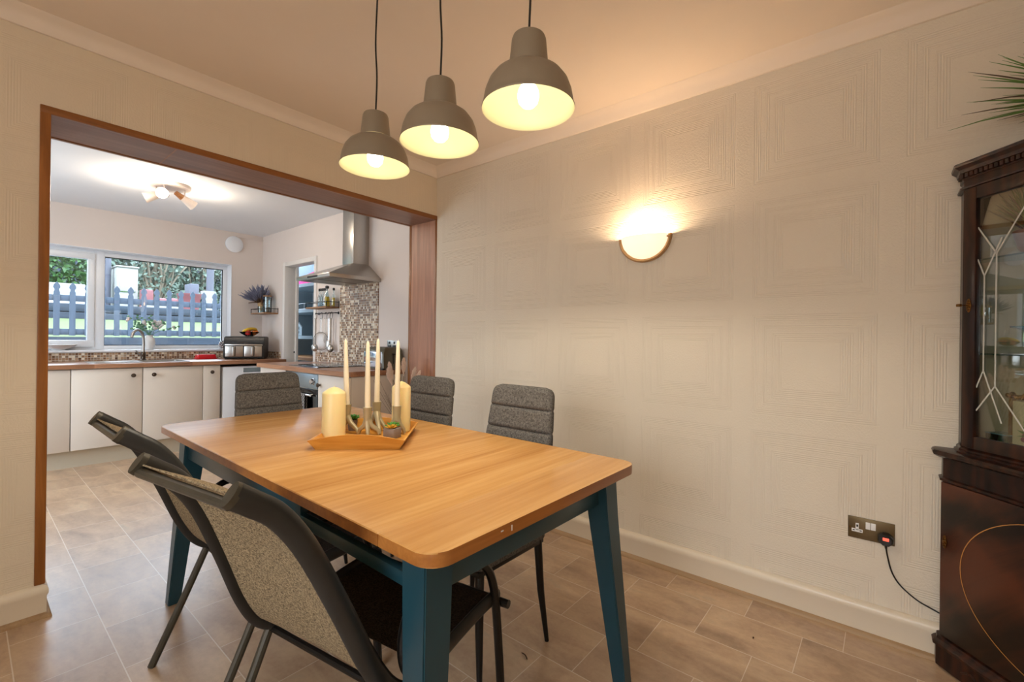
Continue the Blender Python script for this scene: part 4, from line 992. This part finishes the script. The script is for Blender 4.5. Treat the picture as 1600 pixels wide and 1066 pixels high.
for i in range(2): b.box(hx+.05, -.06, hy0+.03+.27*i, hy0+.28+.27*i, -.003, .001)
b.obj('grease_filter', 'pewter', hd)
# bottle shelf and rail
rack_shelf('wall_shelf', 'wooden wall shelf with black rail holding oil bottles beside the cooker hood', 4.285, 4.715, 1.470, .14)
def bottle(label, y, x, mt, h_, r_, cap=True, grp='bottles on the shelf by the cooker hood'):
    c = thing('oil_bottle', label, 'bottle', (x, y, 1.4865), 0, grp)
    B().lathe([(r_*.9, 0), (r_, .004), (r_, h_*.55), (r_*.35, h_*.72), (r_*.32, h_*.9), (r_*.40, h_*.9)], seg=18).obj('bottle_body', 'clear', c)
    B().lathe([(r_*.82, .003), (r_*.82, h_*(.48 if mt == 'oil' else .26)), (0, h_*(.49 if mt == 'oil' else .27))], seg=16).obj('bottle_contents', mt, c)
    B().lathe([(r_*.55, h_*.88), (r_*.55, h_*1.0), (r_*.3, h_*1.03), (0, h_*1.03)], seg=14).obj('stopper', 'black', c)
for i in range(6): bottle(['first clear bottle with black stopper from the pantry side of the shelf', 'second clear black-stoppered bottle from the pantry side of the shelf', 'third clear black-stoppered bottle from the pantry side of the shelf', 'fourth clear black-stoppered bottle from the pantry side of the shelf', 'fifth clear black-stoppered bottle from the pantry side of the shelf', 'clear black-stoppered bottle nearest the yellow oil bottles'][i], 4.575-.032*i, 2.375, 'bluel', .190, .0148)
bottle('large yellow oil bottle in front on the hood-side shelf', 4.368, 2.350, 'oil', .205, .034)
bottle('slim yellow oil bottle nearest the cooker hood', 4.312, 2.390, 'oil', .185, .020)
rl = thing('utensil_rail', 'black wall rail with S hooks under the bottle shelf', 'rail', (KX-.001, 4.50, 1.425))
b = B().tube([(-.035, -.205, 0), (-.035, .205, 0)], .0045, 8)
for yy in (-.20, .195): b.tube([(0, yy, 0), (-.035, yy, 0)], .005, 8).lathe([(.014, 0), (.014, .004), (0, .005)], (0, yy, 0), 14, Quaternion((0, 1, 0), -PI/2).to_matrix())
b.obj('rail_bar', 'blackm', rl)
hk = [.185, .07, -.02, -.085, -.13]
for yy in hk:
    B().tube(bez([(-.047, yy, -.012), (-.045, yy, .006), (-.035, yy, .0085), (-.027, yy, .0), (-.030, yy-.004, -.03), (-.038, yy-.010, -.055), (-.050, yy-.012, -.062), (-.060, yy-.012, -.050)], 4), .0024, 6).obj('hook', 'blackm', rl)
def uten(nm, label, yy, build):
    u = thing(nm, label, 'utensil', (KX-.046, 4.50+yy-.012, 1.368), math.radians(30), 'utensils hanging on the rail'); build(u); return u
def ladle(u):
    B().tube([(-.006, 0, .0), (-.006, 0, -.27)], [.006, .0045], 8, True, (1, 1.8)).obj('handle', 'steel', u)
    B().sphere((-.016, 0, -.305), .040, 14, (.5, 1, 1)).obj('ladle_bowl', 'steel', u)
def sieve(u):
    B().tube([(-.006, .0, 0), (-.006, .0, -.145)], [.004, .003], 6).obj('handle', 'steel', u)
    b = B(); pts = [(-.008, .085*math.sin(a*PI/18)+.0, -.235+.095*math.cos(a*PI/18)) for a in range(37)]; b.tube(pts, .0035, 6, False); b.obj('sieve_rim', 'pewter', u)
    B().sphere((-.002, 0, -.235), .082, 18, (.16, 1, 1.12)).obj('sieve_mesh', 'sievemesh', u)
def turner(u):
    B().tube([(-.006, 0, 0), (-.006, 0, -.23)], [.012, .009], 8, True, (1, .25)).obj('handle', 'chrome', u)
    B().sphere((-.008, 0, -.272), .034, 14, (.25, .9, 1.5)).obj('spoon_bowl', 'steel', u)
def whisk(u):
    b = B().tube([(-.006, 0, 0), (-.006, 0, -.15)], [.004, .004], 8)
    for k_ in range(5):
        a = k_*PI/5; b.tube(bez([(-.006, 0, -.15), (-.006+.02*math.sin(a), .022*math.cos(a), -.21), (-.006, 0, -.25), (-.006-.02*math.sin(a), -.022*math.cos(a), -.21), (-.006, 0, -.15)], 4), .001, 4)
    b.obj('whisk_wires', 'steel', u)
uten('ladle', 'steel ladle hanging on the hook nearest the pantry doorway', hk[0], ladle)
uten('sieve', 'round wire sieve hanging on the utensil rail', hk[1], sieve)
uten('whisk', 'thin wire whisk hanging between the sieve and the spoons', hk[2], whisk)
uten('serving_spoon', 'polished flat-handled serving spoon hanging on the utensil rail', hk[3], turner)
uten('ladle', 'deep steel ladle hanging on the hook nearest the tall tile panel', hk[4], ladle)
# toaster
ts = thing('toaster', 'olive grey toaster with a polished side on the near end of the worktop', 'toaster', (2.325, 3.362, .9105), math.radians(-2))
b = B(); 
for yy, k_ in ((-.155, .012), (-.148, 0), (.148, 0), (.155, .012)): pass
b.loft([[Vector((p[0], yy, p[1])) for p in [(x_*(1-k_*3), z_ if z_ < .03 else z_-k_) for x_, z_ in [(-.095, .012), (-.098, .12), (-.092, .165), (-.070, .188), (.070, .188), (.092, .165), (.098, .12), (.095, .012)]]] for yy, k_ in ((-.155, .014), (-.146, 0), (.146, 0), (.155, .014))])
b.obj('toaster_body', 'enamel', ts)
B().box(-.1005, -.0965, -.135, .135, .020, .150, .002).obj('polished_side', 'chrome', ts)
b = B()
for x_ in (-.035, .035): b.box(x_-.012, x_+.012, -.11, .11, .1865, .1892)
b.obj('bread_slot', 'dark', ts)
B().box(-.012, .012, -.180, -.154, .125, .137, .003).box(-.004, .004, -.158, -.1535, .05, .14).obj('lever', 'black', ts)
b = B(); [b.box(sx*.07-.012, sx*.07+.012, yy-.012, yy+.012, 0, .0135) for sx in (-1, 1) for yy in (-.11, .11)]; b.obj('rubber_foot', 'black', ts)
ks = thing('double_socket', 'small steel double wall socket behind the toaster', 'socket', (KX, 3.385, 1.115))
B().box(-.008, -.0005, -.073, .073, -.043, .043, .002).obj('face_plate', 'steel', ks)
B().box(-.010, -.0075, -.058, -.012, -.030, .0, .001).box(-.010, -.0075, .012, .058, -.030, .0, .001).box(-.011, -.0075, -.045, -.025, .010, .030, .001).box(-.011, -.0075, .025, .045, .010, .030, .001).obj('socket_insert', 'black', ks)

# pampas grass in the opening corner
pg_ = thing('pampas_vase', 'dark slim floor vase of pampas grass in the corner by the wooden jamb', 'vase', (2.215, 2.93, 0))
B().lathe([(.055, 0), (.062, .02), (.070, .18), (.055, .36), (.034, .44), (.036, .47), (.030, .47), (.030, .44)], seg=28).obj('vase_body', 'blackm', pg_)
b = B(); b2 = B(); r = random.Random(2)
for dx, dy, zz in ((-.13, .015, .92), (-.085, .06, .965), (.04, -.09, .93), (.06, -.12, .90), (-.02, -.03, 1.00), (-.05, .0, .985)):
    tip = Vector((dx, dy, zz)); b0 = Vector((0, 0, .45)); mid = b0.lerp(tip, .5)+Vector((0, 0, .03)); b.tube(bez([b0, mid, tip], 4), .0022, 5)
    d_ = (tip-mid).normalized()
    b2 = B()
    for k_ in range(240):
        s_ = r.random(); c0 = tip-d_*.12*s_; q = Vector((r.gauss(0, 1), r.gauss(0, 1), r.gauss(0, 1))).normalized()*(.022*math.sin(PI*min(1, s_*.9+.08)))
        b2.tube([c0, c0+q*.6+d_*.012, c0+q+d_*.030], [.0022, .0028, .0006], 4)
    b2.obj('pampas_plume', 'pampas', pg_)
for i in range(70):
    a_ = r.uniform(0, 2*PI); e_ = r.uniform(.9, 1.5); l_ = r.uniform(.25, .5); d_ = Vector((math.cos(a_)*math.cos(e_), math.sin(a_)*math.cos(e_), math.sin(e_))); d_.x = min(d_.x, .18)
    b.tube([Vector((0, 0, .45)), Vector((0, 0, .45))+d_*l_], [.0015, .0008], 4)
b.obj('dry_stems', 'stem', pg_)

# ------------------------------------------------------------------ kitchen ceiling spots
cs = thing('ceiling_spotlight', 'white three-head spotlight with wooden sleeves on the kitchen ceiling', 'lamp', (1.105, 4.66, KH), 0)
B().lathe([(.150, 0), (.150, -.018), (.146, -.024), (0, -.024)], seg=48).obj('ceiling_plate', 'spotwhite', cs)
for (px_, py_, dx_, dy_, dz_, nm) in ((-.085, .035, -.86, .30, -.42, 'a'), (.10, -.02, .80, .12, -.46, 'b'), (-.05, -.06, -.40, -.90, -.16, 'c')):
    b = B().tube([(px_, py_, -.02), (px_, py_, -.095)], .006, 10); b.obj('spot_stem', 'spotwhite', cs)
    d_ = Vector((dx_, dy_, dz_)).normalized(); c0 = Vector((px_, py_, -.100)); q = Vector((0, 0, 1)).rotation_difference(d_).to_matrix()
    hh = B().lathe([(.026, -.02), (.043, .082), (.041, .082), (.025, .01)], c0, 28, q).obj('spot_head', 'spotwhite', cs)
    B().lathe([(.018, -.080), (.0255, -.022), (.0255, -.018), (0, -.018)], c0, 24, q).obj('wooden_sleeve', 'spotwood', hh)
    B().lathe([(.036, .060), (.034, .064), (0, .066)], c0, 24, q).obj('lamp_lens', 'spot', hh)
    point('spot_lamp', tuple(Vector((1.105, 4.66, KH))+c0+d_*.115), 4.6, (1, .86, .68), .04)

# ------------------------------------------------------------------ pantry
for z, nm in ((1.19, 'lower'), (1.55, 'middle'), (1.90, 'upper')):
    tag(B().box(2.96, 3.44, 4.21, 6.84, z-.045, z).obj('pantry_shelf', 'pantryw'), {'lower': 'blue grey pantry shelf at worktop-tile height carrying the house sign', 'middle': 'blue grey pantry shelf level with the cooker hood bottles', 'upper': 'top pantry shelf carrying the magenta bag'}[nm], 'shelf', 'pantry shelves')
tag(B().box(2.9, 3.44, 4.21, 6.84, .86, .90).obj('pantry_counter', 'shelfw'), 'wooden counter at the bottom of the pantry doorway view', 'shelf')
bgp = B(); bgp.loft([[Vector((3.0, 5.95, 1.905)), Vector((3.3, 5.95, 1.905)), Vector((3.3, 6.55, 1.905)), Vector((3.0, 6.55, 1.905))], [Vector((3.05, 6.0, 2.07)), Vector((3.25, 6.0, 2.07)), Vector((3.25, 6.52, 2.0)), Vector((3.05, 6.52, 2.0))]])
tag(bgp.obj('storage_bag', 'pink'), 'magenta cloth bag on the top pantry shelf', 'bag')
sg = thing('house_sign', 'small grey house-shaped sign with dark lettering on the pantry shelf', 'sign', (2.985, 6.31, 1.1905))
B().prism([(-.11, 0), (.11, 0), (.11, .11), (0, .185), (-.11, .11)], -.004, .006, 'x').obj('sign_board', 'pantryw', sg)
b = B(); P = [(-.11, 0), (.11, 0), (.11, .11), (0, .185), (-.11, .11)]
for i in range(5):
    a_, c_ = P[i], P[(i+1) % 5]; b.tube([(-.005, a_[0], a_[1]), (-.005, c_[0], c_[1])], .003, 6)
b.obj('sign_outline', 'blackm', sg)
text('lettering', 'OK', .060, 'dark', sg, (-.0055, .0, .10), (PI/2, 0, -PI/2)); text('lettering', 'OF', .055, 'dark', sg, (-.0055, .0, .042), (PI/2, 0, -PI/2))
tag(B().box(3.44, 3.449, 5.70, 5.85, 1.02, 1.11, .002).obj('wall_socket', 'plate'), 'socket plate on the pantry wall beneath the lower shelf', 'socket')
wb = thing('wire_rack', 'white wire rack standing on the middle pantry shelf', 'rack', (2.98, 4.9, 1.5505))
b = B()
for z in (.005, .08): b.tube([(0, 0, z), (0, 1.75, z)], .003, 6)
for i in range(8): b.tube([(0, .25*i, 0), (0, .25*i, .08)], .0025, 6)
b.obj('rack_wire', 'upvc', wb)
point('pantry_fill', (2.8, 5.6, 2.3), 6, (.75, .88, 1), .1)  # added lamp lightening the pantry, no fitting belongs to it

# ------------------------------------------------------------------ garden outside
struct('floor_patio', B().box(-6, 12, KY+.26, 8.69, -.25, -.02), 'patio')
FY = 8.80
tag(B().box(-5, 11, FY-.10, FY+.02, -.05, 1.13).obj('retaining_wall', 'sleeper'), 'blue grey timber retaining wall under the picket fence', 'wall')
fn = thing('picket_fence', 'blue grey picket fence with shaped heads outside the kitchen window', 'fence', (0, FY, 1.13))
hd_ = [(-.048, 0), (.048, 0), (.048, .60), (.034, .625), (.034, .645), (.056, .675), (.046, .715), (.0, .765), (-.046, .715), (-.056, .675), (-.034, .645), (-.034, .625), (-.048, .60)]
for x in [(.196+.1580*i) for i in range(-4, 22)]:
    B().prism([(x+p[0]*.66, p[1]+.02 if p[1] < .6 else .62+(p[1]-.6)*.85) for p in hd_], -.030, -.012, 'y').obj('picket', 'fencew', fn)
for z in (.03, .50): B().box(-1.2, 5.2, -.012, .030, z, z+.085, .004).obj('fence_rail', 'fencew', fn)
b = B(); b.loft([[Vector((-6, FY+.04, 1.13)), Vector((12, FY+.04, 1.13)), Vector((12, FY+.04, .9)), Vector((-6, FY+.04, .9))], [Vector((-6, 12.33, 1.47)), Vector((12, 12.33, 1.47)), Vector((12, 12.33, .9)), Vector((-6, 12.33, .9))]])
tag(b.obj('lawn', 'lawn'), 'pale green sloping lawn behind the picket fence', 'grass', None, 'stuff')
rb = thing('raised_bed', 'dark timber raised bed along the back of the lawn', 'raised bed', (0, 12.4, 1.44))
for i in range(2): B().box(-5, 11, -.05, .05, .17*i, .17*i+.155, .006).obj('timber_board', 'sleeper', rb)
B().box(-5, 11, .05, 4.7, -.3, .32).obj('bed_soil', 'patio', rb)
GZ = 1.762
def crate(nm, label, cat, x0, x1, y, z1, mt, dep=.4, bev=.02, z0=GZ):
    return tag(B().box(x0, x1, y, y+dep, z0, z1, bev).obj(nm, mt), label, cat)
sh_ = thing('garden_shed', 'white panelled shed behind the middle of the picket fence', 'shed', (2.32, 12.9, GZ))
B().box(-.18, .18, 0, .7, 0, .88, .01).obj('shed_wall', 'shed', sh_); B().box(-.20, .20, -.03, .75, .88, .91, .006).obj('shed_roof', 'shed', sh_); B().box(-.14, .15, -.012, 0, .36, .84, .004).obj('shed_door', 'shed', sh_)
B().box(-.14, .13, -.0165, -.011, .335, .352, .002).obj('door_sill', 'hedge', sh_)
o = B(); o.loft([[Vector((1.00-.10, y, GZ)), Vector((1.60+.14, y, GZ)), Vector((1.60, y+.06, 2.18)), Vector((1.02, y+.06, 2.18))] for y in (12.6, 12.9)]); tag(o.obj('playhouse', 'shed'), 'white low playhouse side seen above the left pickets', 'playhouse')
crate('storage_box', 'slate blue box beside the white playhouse', 'box', 1.76, 1.90, 12.6, 2.12, 'sleeper')
crate('planter_tub', 'faded pink square tub right of the white shed', 'planter', 2.51, 2.72, 12.6, 2.17, 'tub', .25, .03)
crate('planter_tub', 'low faded pink tub in the middle behind the pickets', 'planter', 2.82, 2.98, 12.6, 2.00, 'tub', .2, .05)
crate('planter_tub', 'low faded pink trough beside the big red tub', 'planter', 3.02, 3.19, 12.6, 2.01, 'tub', .2, .05)
o = B(); o.loft([[Vector((3.24+k_, 12.6+k_, z)), Vector((3.63-k_, 12.6+k_, z)), Vector((3.63-k_, 12.95-k_, z)), Vector((3.24+k_, 12.95-k_, z))] for z, k_ in ((GZ, .04), (2.10, .0), (2.13, -.015), (2.15, -.015))]); tag(o.obj('planter_tub', 'tub'), 'big faded red tub behind the right part of the fence', 'planter')
crate('white_trough', 'long white trough behind the pickets near the red tub', 'planter', 2.5, 3.2, 12.47, 1.90, 'shed', .10, .01)
o = B(); o.loft([[Vector((3.68+k_, 12.6+k_, z)), Vector((3.94-k_, 12.6+k_, z)), Vector((3.94-k_, 12.85-k_, z)), Vector((3.68+k_, 12.85-k_, z))] for z, k_ in ((GZ, .06), (2.24, .0))]); tag(o.obj('white_crate', 'shed'), 'white tapered crate at the right end of the fence view', 'crate')
crate('storage_box', 'pale grey box standing behind the big red tub', 'box', 3.50, 3.70, 13.0, 2.42, 'trunk')
tag(B().tube([(3.96, 12.52, GZ+.01), (4.12, 12.55, 2.6)], .016, 8).obj('blue_pole', 'fencew'), 'pale blue leaning pole at the right edge of the garden view', 'pole')
for x, lb in ((2.00, 'grey tree trunk left of the white shed'), (3.98, 'grey tree trunk above the right-hand white crate')):
    tag(B().tube([(x, 13.2, GZ+.001), (x+.02, 13.2, 3.2), (x-.02, 13.2, 5.2)], [.085, .075, .07], 14).obj('tree_trunk', 'trunk'), lb, 'tree')
def foliage(nm, label, cat, x0, x1, y0, y1, z0, z1, mt, cnt, sz, seed, branch=None):
    t_ = thing(nm, label, cat, ((x0+x1)/2, (y0+y1)/2, z0)); r = random.Random(seed); b = B()
    for i in range(cnt):
        x, y, z = r.uniform(x0, x1)-(x0+x1)/2, r.uniform(y0, y1)-(y0+y1)/2, r.uniform(.12, z1-z0); s_ = sz*r.uniform(.6, 1.3)
        n_ = Vector((r.gauss(0, 1), r.gauss(0, 1)-.8, r.gauss(0, 1)+.6)).normalized(); a_ = n_.orthogonal().normalized(); a_.rotate(Quaternion(n_, r.uniform(0, 6.28))); c_ = n_.cross(a_); P_ = Vector((x, y, z))
        vs = [b.bm.verts.new(P_+a_*s_), b.bm.verts.new(P_+c_*s_*.5+n_*s_*.12), b.bm.verts.new(P_-a_*s_), b.bm.verts.new(P_-c_*s_*.5+n_*s_*.12)]; b.bm.faces.new(vs)
    b.obj('foliage', mt, t_, recalc=False)
    if branch:
        b = B()
        for i in range(branch):
            x = r.uniform(-.5, .5)*(x1-x0)*.3; p0 = Vector((x*.4, 0, 0)); p1 = Vector((x*1.6+r.uniform(-.3, .3), r.uniform(-.3, .3), (z1-z0)*.5)); p2 = p1+Vector((x+r.uniform(-.5, .5), r.uniform(-.3, .3), (z1-z0)*.45)); b.tube(bez([p0, p1, p2], 4), .022, 5)
        b.obj('bare_branch', 'twig', t_)
foliage('garden_hedge', 'bright green leafy hedge seen through the left casement', 'hedge', -1.2, 1.84, 13.4, 14.1, GZ+.001, 3.5, 'hedge', 5200, .070, 1, 5)
foliage('garden_tree', 'pale bare-branched tree right of the white shed', 'tree', 2.6, 3.6, 13.9, 14.6, GZ+.001, 3.6, 'treeleaf', 1300, .06, 2, 26)
foliage('garden_tree', 'soft green tree behind the right part of the picket fence', 'tree', 3.4, 5.6, 14.9, 15.8, GZ+.001, 3.8, 'treeleaf', 4200, .08, 3, 10)
foliage('garden_tree', 'grey green tree behind the white shed', 'tree', 1.9, 3.2, 15.0, 15.8, GZ+.001, 3.7, 'treeleaf', 2000, .08, 4, 3)
tag(B().box(-8, 16, 17.2, 17.4, 0, 3.3).obj('boundary_fence', 'sleeper'), 'blue grey board fence closing the back of the garden', 'fence')

# fallen dry leaves on the dining floor
b = B()
for i, (x, y, a_, l_, lb) in enumerate(((.862, 1.60, .4, .030, 'curled dry leaf on the floor beneath the front mesh chair'), (1.345, 1.03, 1.2, .045, 'thin dry twig on the floor right of the front mesh chair'), (2.02, .40, .3, .010, 'tiny dry fleck on the floor tiles near the skirting board'))):
    d_ = Vector((math.cos(a_), math.sin(a_), 0)); c0 = Vector((x, y, .003))
    tag(B().tube(bez([c0-d_*l_/2, c0+Vector((.003, -.002, .003)), c0+d_*l_/2], 4), [.0005]+[.0022]*7+[.0004], 6, True, (.5, 1.2)).obj('dry_leaf', 'leafdry'), lb, 'leaf')
